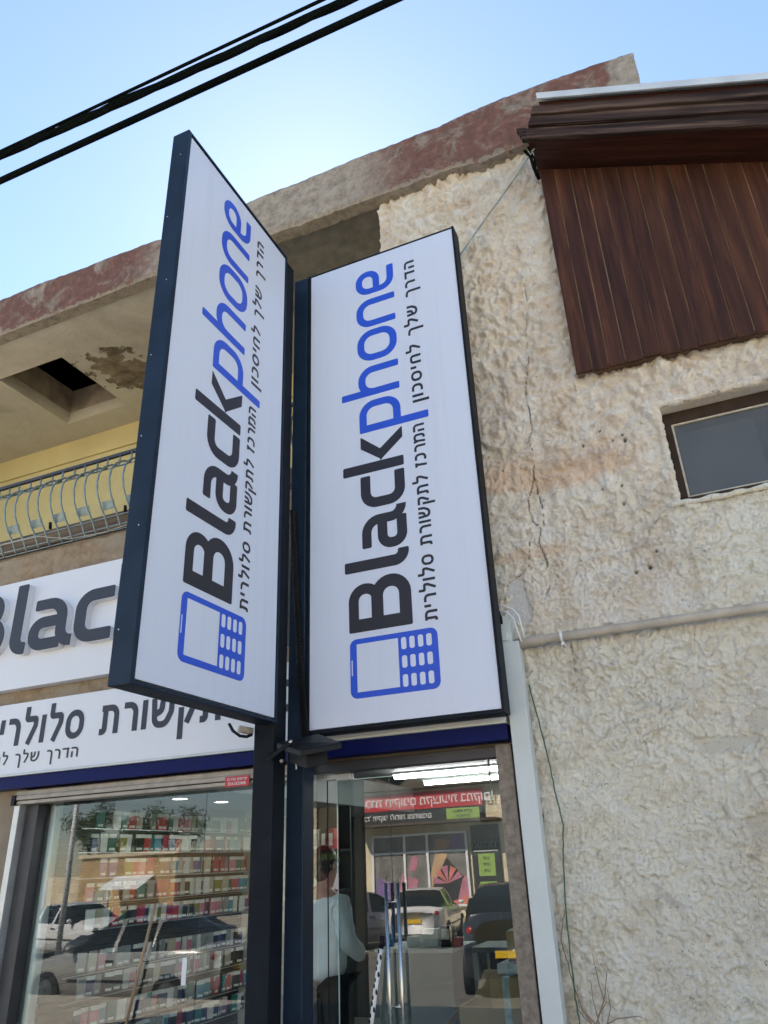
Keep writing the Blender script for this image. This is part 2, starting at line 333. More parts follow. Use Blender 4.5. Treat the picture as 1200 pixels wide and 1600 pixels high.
M['bluegoods'] = mat('blue_plastic', (0.02, 0.20, 0.45), 0.4, 0, 0.1)
CASECOL = [('black', (0.015, 0.015, 0.018)), ('crimson', (0.35, 0.02, 0.06)), ('pink', (0.62, 0.22, 0.30)), ('navy', (0.03, 0.06, 0.16)),
           ('teal', (0.02, 0.20, 0.20)), ('grey', (0.30, 0.31, 0.31)), ('white', (0.70, 0.70, 0.68)), ('green', (0.05, 0.16, 0.11)),
           ('purple', (0.22, 0.14, 0.32)), ('blue', (0.05, 0.28, 0.40)), ('olive', (0.24, 0.23, 0.04)), ('beige', (0.50, 0.44, 0.34)), ('red', (0.5, 0.05, 0.05))]
for n_, c_ in CASECOL: M['case_' + n_] = mat(n_ + '_case', c_, 0.4, 0, 0.1, 30)


# ---------------------------------------------------------------- mesh helpers
class MB:
    """collects shapes; build() links them as ONE mesh object"""
    def __init__(s): s.v = []; s.f = []; s.t = []
    def add(s, vs, fs, tone=0.0):
        k = len(s.v); s.v += [tuple(map(float, p)) for p in vs]; s.f += [tuple(i + k for i in f) for f in fs]; s.t += [tone] * len(vs); return s
    def box(s, x0, x1, y0, y1, z0, z1, tone=0.0):
        return s.add([(x0, y0, z0), (x1, y0, z0), (x1, y1, z0), (x0, y1, z0), (x0, y0, z1), (x1, y0, z1), (x1, y1, z1), (x0, y1, z1)],
                     [(3, 2, 1, 0), (4, 5, 6, 7), (0, 1, 5, 4), (1, 2, 6, 5), (2, 3, 7, 6), (3, 0, 4, 7)], tone)
    def prism(s, poly, mp, d0, d1, tone=0.0):
        """poly (u,v) outline, counter-clockwise seen from +d; mp(u,v,d) -> world"""
        n = len(poly); vs = [mp(u, v, d0) for u, v in poly] + [mp(u, v, d1) for u, v in poly]
        fs = [tuple(range(n))[::-1], tuple(range(n, 2 * n))] + [(i, (i + 1) % n, n + (i + 1) % n, n + i) for i in range(n)]
        return s.add(vs, fs, tone)
    def hexa(s, pts, tone=0.0):
        return s.add(pts, [(3, 2, 1, 0), (4, 5, 6, 7), (0, 1, 5, 4), (1, 2, 6, 5), (2, 3, 7, 6), (3, 0, 4, 7)], tone)
    def tube(s, pts, r, n=8, cap=True, closed=False):
        pts = [Vector(p) for p in pts]; k = len(s.v); N = len(pts); up = Vector((0.13, 0.31, 0.94)); vs = []
        rr = r if isinstance(r, (list, tuple)) else [r] * N
        for i, p in enumerate(pts):
            if closed: t = (pts[(i + 1) % N] - pts[i - 1]).normalized()
            else: t = (pts[min(i + 1, N - 1)] - pts[max(i - 1, 0)]).normalized()
            a = t.cross(up)
            if a.length < 1e-3: a = t.cross(Vector((1, 0, 0)))
            a.normalize(); b = t.cross(a)
            for j in range(n):
                q = 2 * math.pi * j / n; vs.append(p + a * math.cos(q) * rr[i] + b * math.sin(q) * rr[i])
        fs = []
        for i in range(N if closed else N - 1):
            for j in range(n):
                a0 = i * n + j; a1 = i * n + (j + 1) % n; i2 = (i + 1) % N
                fs.append((a0, a1, i2 * n + (j + 1) % n, i2 * n + j))
        if cap and not closed: fs += [tuple(range(n))[::-1], tuple((N - 1) * n + j for j in range(n))]
        return s.add(vs, fs)
    def ball(s, c, rx, ry, rz, nu=14, nv=9):
        vs = []; fs = []
        for i in range(nv + 1):
            th = math.pi * i / nv
            for j in range(nu):
                ph = 2 * math.pi * j / nu
                vs.append((c[0] + rx * math.sin(th) * math.cos(ph), c[1] + ry * math.sin(th) * math.sin(ph), c[2] + rz * math.cos(th)))
        for i in range(nv):
            for j in range(nu):
                a = i * nu + j; b = i * nu + (j + 1) % nu; fs.append((a, a + nu, b + nu, b))
        return s.add(vs, fs)
    def build(s, name, material, parent=None, sm=False, bevel=0.0, seg=2):
        me = bpy.data.meshes.new(name)
        off = ORG.get(parent.name, (0, 0, 0)) if parent else (0, 0, 0)
        me.from_pydata([(a - off[0], b - off[1], c - off[2]) for a, b, c in s.v], [], s.f); me.update()
        if any(s.t):
            a = me.attributes.new('tone', 'FLOAT', 'POINT'); a.data.foreach_set('value', s.t)
        o = bpy.data.objects.new(name, me); C.objects.link(o)
        for mm in (material if isinstance(material, list) else [material]): me.materials.append(mm)
        if sm: me.polygons.foreach_set('use_smooth', [True] * len(me.polygons))
        if parent: o.parent = parent; ORG[o.name] = off
        else: ORG[o.name] = (0, 0, 0)
        if bevel:
            bm_ = o.modifiers.new('bevel', 'BEVEL'); bm_.width = bevel; bm_.segments = seg; bm_.limit_method = 'ANGLE'; bm_.angle_limit = R(40)
        return o


ORG = {}


def tag(o, label=None, cat=None, group=None, kind=None):
    for k, v in (('label', label), ('category', cat), ('group', group), ('kind', kind)):
        if v: o[k] = v
    return o


def empty(name, loc, label, cat, group=None):
    o = bpy.data.objects.new(name, None); C.objects.link(o); o.location = loc; o.empty_display_size = 0.2
    ORG[o.name] = tuple(loc); return tag(o, label, cat, group)


def children(o): return [c for c in bpy.data.objects if c.parent == o]


def copy_tree(o, parent=None):
    c = o.copy(); C.objects.link(c); c.parent = parent
    for ch in children(o): copy_tree(ch, c)
    return c


# ---------------------------------------------------------------- stroke lettering
def rounded(pts, r, closed=False, n=7):
    P = [Vector(p) for p in pts]; out = []; N = len(P)
    for i, p in enumerate(P):
        if not closed and i in (0, N - 1): out.append(p); continue
        a = P[i - 1]; b = P[(i + 1) % N]; ua = (a - p); ub = (b - p); la, lb = ua.length, ub.length
        ua /= la; ub /= lb; ang = ua.angle(ub)
        if r <= 0 or ang > 3.0: out.append(p); continue
        d = min(r / math.tan(ang / 2), la * (0.49 if (closed or 0 < i - 1) else 0.98), lb * (0.49 if (closed or i + 1 < N - 1) else 0.98))
        rad = d * math.tan(ang / 2); bis = (ua + ub).normalized(); cen = p + bis * (rad / math.sin(ang / 2))
        s0 = p + ua * d - cen; s1 = p + ub * d - cen; a0 = math.atan2(s0.y, s0.x); da = math.atan2(s1.y, s1.x) - a0
        while da > math.pi: da -= 2 * math.pi
        while da < -math.pi: da += 2 * math.pi
        for k in range(n + 1):
            q = a0 + da * k / n; out.append(cen + Vector((math.cos(q), math.sin(q))) * rad)
    return out


def stroke(mb, pts, w, mp, d0, d1, r=0, closed=False, end=0.0, tx=lambda u, h: (u, h)):
    P = rounded(pts, r, closed); N = len(P); Lf = []; Rt = []
    ws = [w / 2] * N
    if not closed and end > 0:      # soften the ends of the stroke
        e0 = min(end, (P[1] - P[0]).length * .5); e1 = min(end, (P[-2] - P[-1]).length * .5)
        P = [P[0], P[0] + (P[1] - P[0]).normalized() * e0] + P[1:-1] + [P[-1] + (P[-2] - P[-1]).normalized() * e1, P[-1]]
        N = len(P); ws = [w / 2] * N; ws[0] = ws[-1] = w / 2 - end
    for i, p in enumerate(P):
        t0 = (p - P[i - 1]) if (closed or i > 0) else (P[1] - P[0]); t1 = (P[(i + 1) % N] - p) if (closed or i < N - 1) else (p - P[i - 1])
        t0 = t0.normalized(); t1 = t1.normalized(); n0 = Vector((-t0.y, t0.x)); n1 = Vector((-t1.y, t1.x)); mvec = (n0 + n1)
        mvec = mvec.normalized() if mvec.length > 1e-6 else n0
        k = ws[i] / max(0.45, mvec.dot(n0)); Lf.append(p + mvec * k); Rt.append(p - mvec * k)
    base = len(mb.v); vs = []
    for a, b in zip(Lf, Rt):
        a = tx(*a); b = tx(*b)
        vs += [mp(a[0], a[1], d1), mp(b[0], b[1], d1), mp(a[0], a[1], d0), mp(b[0], b[1], d0)]
    fs = []
    for i in range(N if closed else N - 1):
        j = (i + 1) % N; a = 4 * i; b = 4 * j
        fs += [(a, a + 1, b + 1, b), (a + 2, b + 2, b + 3, a + 3), (a, b, b + 2, a + 2), (a + 1, a + 3, b + 3, b + 1)]
    if not closed: fs += [(0, 2, 3, 1), (4 * N - 4, 4 * N - 3, 4 * N - 1, 4 * N - 2)]
    mb.add(vs, fs)


# latin strokes, millimetres along the line (u) and above the baseline (h)
def word_black(only=None):
    S = {'B': [('s', [(613, 431), (613, 0)], 84, 0), ('s', [(600, 41), (880, 41), (880, 232), (640, 232)], 82, 105), ('s', [(640, 232), (852, 232), (852, 396), (600, 396)], 70, 95)],
         'l': [('s', [(1009, 455), (1009, 37), (1086, 37)], 76, 62)],
         'a': [('s', [(1125, 290), (1320, 290), (1320, 36), (1400, 36)], 68, 92), ('s', [(1322, 176), (1136, 176), (1136, 38), (1322, 38)], 70, 62)],
         'c': [('s', [(1657, 288), (1447, 288), (1447, 37), (1657, 37)], 73, 80)],
         'k': [('s', [(1719, 455), (1719, 0)], 76, 0), ('p', [(1760, 158), (1850, 168), (1972, 311), (1968, 316), (1880, 316), (1876, 312)]), ('p', [(1757, 172), (1898, 2), (1902, 0), (1980, 0), (1984, 4), (1846, 176)])]}
    return {k: v for k, v in S.items() if not only or k in only}


def word_phone():
    return {'p': [('s', [(2033, -200), (2033, 319)], 58, 0), ('s', [(2038, 291), (2233, 291), (2233, 30), (2040, 30)], 57, 92)],
            'h': [('s', [(2333, 455), (2333, 0)], 58, 0), ('s', [(2335, 200), (2335, 291), (2530, 291), (2530, 0)], 57, 88)],
            'o': [('s', [(2637, 28), (2637, 291), (2862, 291), (2862, 28)], 57, 96, True)],
            'n': [('s', [(2950, 0), (2950, 291), (3157, 291), (3157, 0)], 57, 88)],
            'e': [('s', [(3466, 27), (3264, 27), (3264, 291), (3439, 291), (3439, 146), (3290, 146)], 55, 84)]}


def draw(mb, glyph, mp, d0, d1, tx=lambda u, h: (u, h), step=0.00015):
    k = 0
    for g in glyph:
        if g[0] == 's': stroke(mb, g[1], g[2], mp, d0, d1 + k * step, r=g[3], closed=len(g) > 4, end=7 if len(g) <= 4 else 0, tx=tx)
        else: mb.prism([tx(*p) for p in g[1]], mp, d0, d1 + k * step)
        k += 1


HB = {'ה': (64, [([(2, 74), (54, 74), (54, 0)], 22), ([(10, 0), (10, 48)], 0)]),
      'מ': (68, [([(4, 82), (13, 48), (8, 0)], 0), ([(13, 60), (24, 74), (60, 74), (60, 8), (34, 8)], 18)]),
      'ר': (54, [([(2, 74), (45, 74), (45, 0)], 24)]),
      'כ': (54, [([(4, 74), (45, 74), (45, 8), (4, 8)], 24)]),
      'ז': (34, [([(0, 74), (33, 74)], 0), ([(20, 72), (15, 0)], 0)]),
      'ל': (54, [([(8, 112), (8, 74), (46, 74), (46, 52), (22, 0)], 7)]),
      'ת': (70, [([(4, 74), (60, 74), (60, 0)], 22), ([(18, 74), (18, 8), (0, 8)], 8)]),
      'ק': (60, [([(2, 74), (51, 74), (51, 48), (30, 4)], 16), ([(10, 48), (10, -38)], 0)]),
      'ש': (80, [([(8, 82), (14, 8), (52, 8), (70, 40), (72, 82)], 22), ([(40, 82), (36, 46), (16, 38)], 12)]),
      'ו': (18, [([(9, 82), (9, 0)], 0)]), 'י': (18, [([(9, 82), (9, 38)], 0)]),
      'ס': (68, [([(8, 8), (8, 74), (60, 74), (60, 8)], 28, True)]),
      'ד': (58, [([(0, 74), (57, 74)], 0), ([(46, 72), (46, 0)], 0)]),
      'ך': (54, [([(2, 74), (45, 74), (45, -38)], 24)]),
      'ח': (66, [([(10, 0), (10, 74), (56, 74), (56, 0)], 18)]),
      'ן': (18, [([(9, 82), (9, -40)], 0)]), ' ': (34, [])}


def hebrew(mb, text, mp, d0, d1, u0=None, u1=None, right=None, sx=1.0, sy=1.0, h0=0.0, w=16, gap=15):
    """right-to-left text in visual order; fitted between u0 and u1, or ending at right with scale sx"""
    vis = text[::-1]; tot = sum(HB[c][0] + gap for c in vis) - gap
    if u0 is not None: sx = (u1 - u0) / tot; x = u0
    else: x = right - tot * sx
    for c in vis:
        wd, st = HB[c]
        for k, s in enumerate(st):
            stroke(mb, s[0], w, mp, d0, d1 + k * 0.00012, r=s[1], closed=len(s) > 2, tx=lambda u, h, x=x: (x + u * sx, h0 + h * sy))
        x += (wd + gap) * sx


def rrect(u0, u1, v0, v1, r, n=5):
    out = []
    for cx, cy, a in ((u1 - r, v0 + r, -90), (u1 - r, v1 - r, 0), (u0 + r, v1 - r, 90), (u0 + r, v0 + r, 180)):
        for k in range(n + 1):
            q = R(a + 90 * k / n); out.append((cx + r * math.cos(q), cy + r * math.sin(q)))
    return out


def font_text(s, size, mp, material, parent, name='lettering', d=0.0, align='CENTER'):
    cu = bpy.data.curves.new('t', 'FONT'); cu.body = s; cu.size = size; cu.align_x = align; cu.align_y = 'CENTER'; cu.offset = size * 0.012
    ob = bpy.data.objects.new('t', cu); C.objects.link(ob); bpy.context.view_layer.update()
    me = ob.to_mesh(); mb = MB()
    mb.add([mp(v.co.x, v.co.y, d) for v in me.vertices], [tuple(p.vertices) for p in me.polygons])
    ob.to_mesh_clear(); bpy.data.objects.remove(ob); bpy.data.curves.remove(cu)
    return mb.build(name, material, parent)


# ---------------------------------------------------------------- numpy noise for the thrown stucco
def pnoise(x, y, seed):
    r = np.random.default_rng(seed); perm = r.permutation(512); g = r.random(512) * 2 * np.pi
    xi = np.floor(x).astype(int); yi = np.floor(y).astype(int); xf = x - xi; yf = y - yi
    def gr(ix, iy, dx, dy):
        h = perm[(perm[ix & 511] + iy) & 511]; return np.cos(g[h]) * dx + np.sin(g[h]) * dy
    u = xf ** 3 * (xf * (6 * xf - 15) + 10); v = yf ** 3 * (yf * (6 * yf - 15) + 10)
    a = gr(xi, yi, xf, yf); b = gr(xi + 1, yi, xf - 1, yf); c = gr(xi, yi + 1, xf, yf - 1); d = gr(xi + 1, yi + 1, xf - 1, yf - 1)
    return (a * (1 - u) + b * u) * (1 - v) + (c * (1 - u) + d * u) * v


def ridge(x, y, seed): return 1 - np.abs(pnoise(x, y, seed)) * 2.2


# ================================================================ SETTING
MB().box(-60, 60, -60, 4.0, -1.0, -0.55).build('street', M['asphalt']); tag(bpy.data.objects['street'], kind='structure')
MB().box(-60, 60, -1.2, 30, -0.9, 0.0).build('pavement', M['paving'], bevel=0.01)
tag(bpy.data.objects['pavement'], kind='structure')
MB().box(-80, 60, -60, -18.0, -0.9, -0.50).build('far_pavement', M['paving'], bevel=0.01)
tag(bpy.data.objects['far_pavement'], kind='structure')
MB().add([(-900, -900, -1.02), (900, -900, -1.02), (900, 900, -1.02), (-900, 900, -1.02)], [(0, 1, 2, 3)]).build('ground', M['paving'])
tag(bpy.data.objects['ground'], kind='structure')

# ================================================================ THE SHOP BUILDING
YW = 4.4                                    # plane of the outer walls
bld = empty('shop_building', (0, 5, 0), 'old two-storey building with thrown stucco wall, red-brown roof beam and open balcony', 'building')

# stucco wall: a fine displaced sheet with real relief, a window opening and carved cracks
X0, X1, Z0, Z1, ST = -1.745, 2.0, 0.0, 6.95, 0.0075
nx = int((X1 - X0) / ST) + 1; nz = int((Z1 - Z0) / ST) + 1
gx, gz = np.meshgrid(np.linspace(X0, X1, nx), np.linspace(Z0, Z1, nz))
wx = gx + 0.03 * pnoise(gx * 7, gz * 7, 11) + 0.012 * pnoise(gx * 22, gz * 22, 15); wz = gz + 0.03 * pnoise(gx * 7, gz * 7, 12) + 0.012 * pnoise(gx * 22, gz * 22, 16)
chunk = np.clip((gz - 3.2) / 1.2, 0, 1)
big = 0.012 * pnoise(gx * 1.6, gz * 1.6, 1) + 0.010 * pnoise(gx * 4.5, gz * 4.5, 2)
bil = lambda f, fz, sd: np.abs(pnoise(wx * f, wz * fz, sd))
pre = bil(9, 7.5, 3) * 0.075 + bil(19, 16, 13) * 0.034
wz = wz + 1.25 * pre * (0.35 + 0.65 * np.clip(0.5 + 1.6 * pnoise(gx * 2.7, gz * 2.7, 19), 0, 1)) + 0.35 * bil(33, 30, 20) * 0.05   # blobs sag: steep lower lips
lump = bil(9, 7.5, 3) * 0.075 + bil(19, 16, 13) * 0.034            # thrown blobs meeting in sharp creases
zone = np.clip(0.5 + 1.7 * pnoise(gx * 2.1, gz * 2.1, 8), 0, 1)
worm = np.maximum(0, ridge(wx * 15, wz * 17, 5) - 0.78) * 0.085 * zone
worm2 = np.maximum(0, ridge(wx * 29, wz * 27, 7) - 0.74) * 0.055 * np.clip(1.15 - zone, 0, 1)
pits = np.clip((pnoise(wx * 15, wz * 15, 14) - 0.34) / 0.08, 0, 1) * 0.014
fine = 0.011 * bil(42, 42, 9) + 0.0022 * pnoise(gx * 75, gz * 75, 10)
disp = big + lump * (0.36 + 0.95 * chunk) + worm * (1 - .5 * chunk) + worm2 * (1 - .4 * chunk) + fine - pits * (1 - .5 * chunk)
disp = big + (disp - big) * (1.0 + 0.5 * pnoise(gx * 1.3 + 5, gz * 1.3, 17)) + 0.0035 * pnoise(gx * 60, gz * 60, 18)
dark_mask = np.zeros_like(disp); patch = np.zeros_like(disp)  # first mask darkens the carved cracks, holes and flaked patches


def seg_dist(p, q):
    px, pz = p; qx, qz = q; dx, dz = qx - px, qz - pz; t = np.clip(((gx - px) * dx + (gz - pz) * dz) / (dx * dx + dz * dz), 0, 1)
    return np.hypot(gx - px - t * dx, gz - pz - t * dz)


cracks = [[(828, 560), (824, 590), (822, 615), (829, 650), (832, 672), (827, 690), (836, 714), (834, 750), (826, 785), (832, 815), (845, 826), (843, 850), (852, 870), (858, 895), (860, 915), (854, 930)],
          [(836, 748), (842, 775), (850, 800), (849, 822)], [(822, 827), (828, 850), (827, 885), (812, 900), (794, 912), (790, 935)],
          [(828, 560), (822, 520), (826, 480), (818, 440)], [(893, 1010), (900, 1060), (905, 1100)]]
for ci, line in enumerate(cracks):
    P = [at(a, b, YW) for a, b in line]
    for p, q in zip(P[:-1], P[1:]):
        d = seg_dist((p[0], p[2]), (q[0], q[2])) + 0.003 * pnoise(gx * 60, gz * 60, 21)
        wv = (0.0058 if ci == 0 else 0.0042) * np.clip(0.8 + 1.5 * pnoise(gx * 9, gz * 9, 22), .25, 1.5)
        k = np.clip(1 - d / wv, 0, 1); disp -= 0.022 * k; dark_mask = np.maximum(dark_mask, np.clip(1.3 * k, 0, 1) * (.85 if ci < 3 else 0.45))
for (a, b, r_) in ((938, 675, .007), (958, 690, .006), (973, 682, .010), (977, 690, .011), (972, 760, .007), (975, 788, .008), (1016, 887, .013), (1026, 862, .007), (995, 896, .008), (912, 698, .008), (788, 738, .007), (942, 766, .006)):
    p = at(a, b, YW); d = np.hypot(gx - p[0], (gz - p[2]) * 0.8); k = np.clip(1.6 - 1.2 * d / r_, 0, 1); disp -= 0.02 * k; dark_mask = np.maximum(dark_mask, k)
# bare smooth patch beside the sign and flaked patches at the right
for (a, b, rx, rz) in ((812, 945, .085, .13), (1192, 1120, .10, .05), (1190, 1290, .09, .05), (1130, 1160, .16, .04)):
    p = at(a, b, YW); e = np.hypot((gx - p[0]) / rx, (gz - p[2]) / rz) + 0.9 * pnoise(gx * 9, gz * 9, 31) + 0.5 * pnoise(gx * 22, gz * 22, 32)
    k = np.clip((1.0 - e) / 0.08, 0, 1); disp = disp * (1 - k) + (-0.006 + 0.002 * pnoise(gx * 30, gz * 30, 33)) * k
    patch = np.maximum(patch, k * (0.8 if a == 812 else 0.0)); dark_mask = np.maximum(dark_mask, k * (0.0 if a == 812 else 0.22))
WX0, WX1, WZ0, WZ1 = 0.10, 1.35, 3.49, 4.15
hole = ((gx > WX0) & (gx < WX1) & (gz > WZ0) & (gz < WZ1)) | ((gx < -1.058) & (gz < 2.86)) | ((gx > -0.30) & (gz > 6.42 - 0.462 * (gx + 0.349)))
yy = YW - disp
vs = np.stack([gx, yy - 5, gz], -1).reshape(-1, 3).astype(np.float32)
idx = np.arange(nx * nz).reshape(nz, nx)
q = np.stack([idx[:-1, :-1], idx[:-1, 1:], idx[1:, 1:], idx[1:, :-1]], -1)
keep = ~(hole[:-1, :-1] | hole[1:, 1:]); q = q[keep].reshape(-1)
me = bpy.data.meshes.new('stucco_wall'); me.vertices.add(len(vs)); me.vertices.foreach_set('co', vs.reshape(-1))
nf = len(q) // 4; me.loops.add(nf * 4); me.loops.foreach_set('vertex_index', q.astype(np.int32)); me.polygons.add(nf)
me.polygons.foreach_set('loop_start', np.arange(0, nf * 4, 4, dtype=np.int32)); me.polygons.foreach_set('use_smooth', np.ones(nf, bool))
for nm, arr in (('dark_mask', dark_mask), ('patch', patch)):
    a = me.attributes.new(nm, 'FLOAT', 'POINT'); a.data.foreach_set('value', arr.reshape(-1).astype(np.float32))
me.update(calc_edges=True); me.materials.append(M['stucco'])
sw = bpy.data.objects.new('stucco_wall', me); C.objects.link(sw); sw.parent = bld

b = MB()                                     # wall body behind the stucco, with the window reveal left open
b.box(-1.74, 0.09, 4.425, 4.62, 2.9, 6.9); b.box(-1.06, 0.09, 4.425, 4.62, 0, 2.9)
b.box(1.36, 3.2, 4.42, 4.62, 0, 4.75); b.box(0.09, 1.36, 4.425, 4.62, 0, 3.48); b.box(0.09, 1.36, 4.425, 4.62, 4.16, 5.6)
b.box(-1.74, -1.60, 4.62, 6.3, 4.0, 6.9)
b.build('wall_core', M['stucco'], bld)
b = MB()                                     # shaggy render lip round the window opening
b.box(0.085, 0.102, 4.40, 4.56, 3.49, 4.16); b.box(0.085, 1.4, 4.40, 4.56, 4.148, 4.175); b.box(0.07, 1.4, 4.40, 4.56, 3.455, 3.492)
def lip(p, q, r):
    P = [np.array(p) + (np.array(q) - np.array(p)) * t for t in np.linspace(0, 1, 70)]; k = random.randint(0, 99); tt = np.arange(70) * .21
    rr = r * (1 + .7 * pnoise(tt, tt * 0 + k, 71) + .5 * pnoise(tt * 3, tt * 0 + k, 72)); oz = .012 * pnoise(tt * .8, tt * 0 + k, 73)
    b.tube([(a_[0] + oz[i] * .5, a_[1], a_[2] + oz[i]) for i, a_ in enumerate(P)], list(rr), 10)
lip((.085, 4.39, 3.47), (.085, 4.39, 4.17), .020); lip((.06, 4.385, 4.172), (1.4, 4.385, 4.172), .026); lip((.05, 4.375, 3.470), (1.4, 4.375, 3.470), .017)
b.build('window_reveal', M['stucco'], bld)
w = MB()
w.box(.104, 1.35, 4.475, 4.53, 4.065, 4.146); w.box(.104, 1.35, 4.475, 4.53, 3.494, 3.545); w.box(.104, .150, 4.475, 4.53, 3.545, 4.065)
w.box(1.30, 1.35, 4.475, 4.53, 3.545, 4.065)
win = w.build('window', M['wframe'], bld, bevel=0.004); win['label'] = 'small brown framed window set in the stucco wall'
g = MB().box(.150, 1.30, 4.500, 4.506, 3.545, 4.065).build('pane', M['dimglass'], win)
g = MB().box(.150, .162, 4.485, 4.499, 3.545, 4.065).box(.162, 1.30, 4.485, 4.499, 3.545, 3.556).box(.162, 1.30, 4.485, 4.499, 4.054, 4.065).build('putty', M['putty'], win)
MB().box(.152, .62, 4.54, 4.546, 3.546, 4.02).build('curtain', M['ingrey'], win)
MB().box(.02, 1.5, 4.55, 6.2, 3.40, 3.42).box(.02, 1.5, 6.2, 6.25, 3.40, 4.30).box(.02, 1.5, 4.63, 6.2, 4.28, 4.30).build('room_behind', M['ingrey'], bld)

# roof beam: a long irregular slab edge, sampled along its top and bottom outline
tops = [(-700, 700), (0, 467), (60, 441), (125, 418), (180, 396), (248, 372), (320, 343), (390, 312), (470, 280), (560, 243), (640, 212), (700, 187), (760, 160), (850, 126), (930, 97), (985, 80)]
bots = [(-700, 770), (0, 521), (60, 497), (125, 473), (180, 449), (248, 422), (320, 396), (390, 374), (470, 348), (560, 314), (640, 285), (700, 262), (760, 248), (850, 205), (930, 160), (1000, 125)]
YB = 4.27; b = MB(); K = 16; pts = []
tx_ = [at(*p, YB) for p in tops]; bx_ = [at(*p, YB) for p in bots]; n = 260; J = 14
tX = np.array([p[0] for p in tx_]); tZ = np.array([p[2] for p in tx_]); bX = np.array([p[0] for p in bx_]); bZ = np.array([p[2] for p in bx_])
xs = np.linspace(-7.8, 0.50, n); vs = []; fs = []
zt = np.interp(xs, tX, tZ) + 0.012 * pnoise(xs * 3, xs * 0, 41) + 0.010 * pnoise(xs * 11, xs * 0 + 3, 42) + 0.006 * pnoise(xs * 30, xs * 0 + 3, 43)
zb = np.interp(xs, bX, bZ) + 0.030 * pnoise(xs * 3.7, xs * 0 + 7, 44) + 0.018 * pnoise(xs * 12, xs * 0 + 1, 45) + 0.012 * pnoise(xs * 28, xs * 0 + 1, 46)
zb = np.minimum(zb, 6.885)
for j in range(J + 1):
    t = j / J; z = zb + (zt - zb) * t
    y = YB + 0.010 * pnoise(xs * 5, z * 5, 47) + 0.006 * pnoise(xs * 20, z * 20, 48) + (0.02 if j in (0, J) else 0)
    vs += [(xs[i] + 0.02 * pnoise(np.array([z[i] * 9]), np.array([0.5]), 49)[0] * (i == n - 1), y[i], z[i]) for i in range(n)]
for i in range(n): vs.append((xs[i], 4.75, zt[i]))
for i in range(n): vs.append((xs[i], 4.41, zb[i] + 0.0))
for j in range(J + 1):
    for i in range(n - 1): a = j * n + i; fs.append((a, a + 1, a + n + 1, a + n))
for i in range(n - 1): fs.append(((J + 2) * n + i, (J + 2) * n + i + 1, i + 1, i))
fs.append(tuple(j * n + n - 1 for j in range(J + 2)) + ((J + 2) * n + n - 1,))
b.add(vs, fs); b.t = [max(.001, j / J) for j in range(J + 1) for i in range(n)] + [1.0] * n + [.001] * n; b.build('roof_beam', M['beam'], bld)
# balcony ceiling with a square shaft
hx0, hx1, hy0, hy1 = -6.83, -5.87, 4.87, 5.94; zc = 6.9; b = MB()
def sheet(mb, x0, x1, y0, y1, z0, z1): mb.box(x0, x1, y0, y1, z0, z1)
sheet(b, -9.5, hx0, 4.40, 6.3, zc, zc + .16); sheet(b, hx1, -1.62, 4.40, 6.3, zc, zc + .16); sheet(b, hx0, hx1, 4.40, hy0, zc, zc + .16); sheet(b, hx0, hx1, hy1, 6.3, zc, zc + .16)
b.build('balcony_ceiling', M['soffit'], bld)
b = MB(); b.box(hx0 - .1, hx0, hy0 - .1, hy1 + .1, zc + .16, zc + .5).box(hx1, hx1 + .1, hy0 - .1, hy1 + .1, zc + .16, zc + .5).box(hx0, hx1, hy0 - .1, hy0, zc + .16, zc + .5).box(hx0, hx1, hy1, hy1 + .1, zc + .16, zc + .5)
b.build('ceiling_shaft', M['conc'], bld)
MB().box(hx0 - .1, hx1 + .1, hy0 - .1, hy1 + .1, zc + .5, zc + .56).build('shaft_cover', M['darkwood'], bld)
b = MB(); b.box(-9.5, -1.62, 6.3, 6.45, 4.0, 6.9); b.build('balcony_wall', M['yellow'], bld)
MB().box(-9.5, -1.75, 6.27, 6.298, 6.56, 6.58).build('wall_moulding', M['yellow'], bld)
MB().box(-9.5, 0.45, 4.76, 12, 7.40, 7.44).build('flat_roof', M['conc'], bld)
b = MB(); b.box(-9.5, -9.3, 4.5, 12, 0, 6.9).box(3.0, 3.2, 4.63, 12, 0, 4.75).box(-9.3, 3.0, 11.8, 12, 0, 4.75); b.build('outer_wall', M['jamb'], bld)
# balcony floor slab, its timber edge and the rough render band over the shop
b = MB(); b.box(-9.5, -1.75, 4.42, 6.3, 3.97, 4.24); b.build('balcony_slab', M['conc'], bld)
b = MB(); nn = 120; xs = np.linspace(-9.5, -1.75, nn)
zt = 4.19 + 0.02 * pnoise(xs * 4, xs * 0, 51) + 0.012 * pnoise(xs * 15, xs * 0, 52); vs = []; fs = []
for j in range(26):
    z = 2.80 + (zt - 2.80) * j / 25; y = 4.37 - 0.02 * np.maximum(0, pnoise(xs * 14, z * 14, 53)) - 0.015 * pnoise(xs * 5, z * 5, 54); vs += [(xs[i], y[i], z[i]) for i in range(nn)]
for j in range(25):
    for i in range(nn - 1): a = j * nn + i; fs.append((a, a + 1, a + nn + 1, a + nn))
b.add(vs, fs); b.build('render_band', M['render'], bld)
b = MB(); b.box(-9.5, -1.75, 4.36, 4.41, 4.245, 4.36, 0.2).box(-9.5, -1.76, 4.42, 4.47, 4.25, 4.43, 0.6); b.build('edge_beam', M['oldwood'], bld, bevel=0.006)
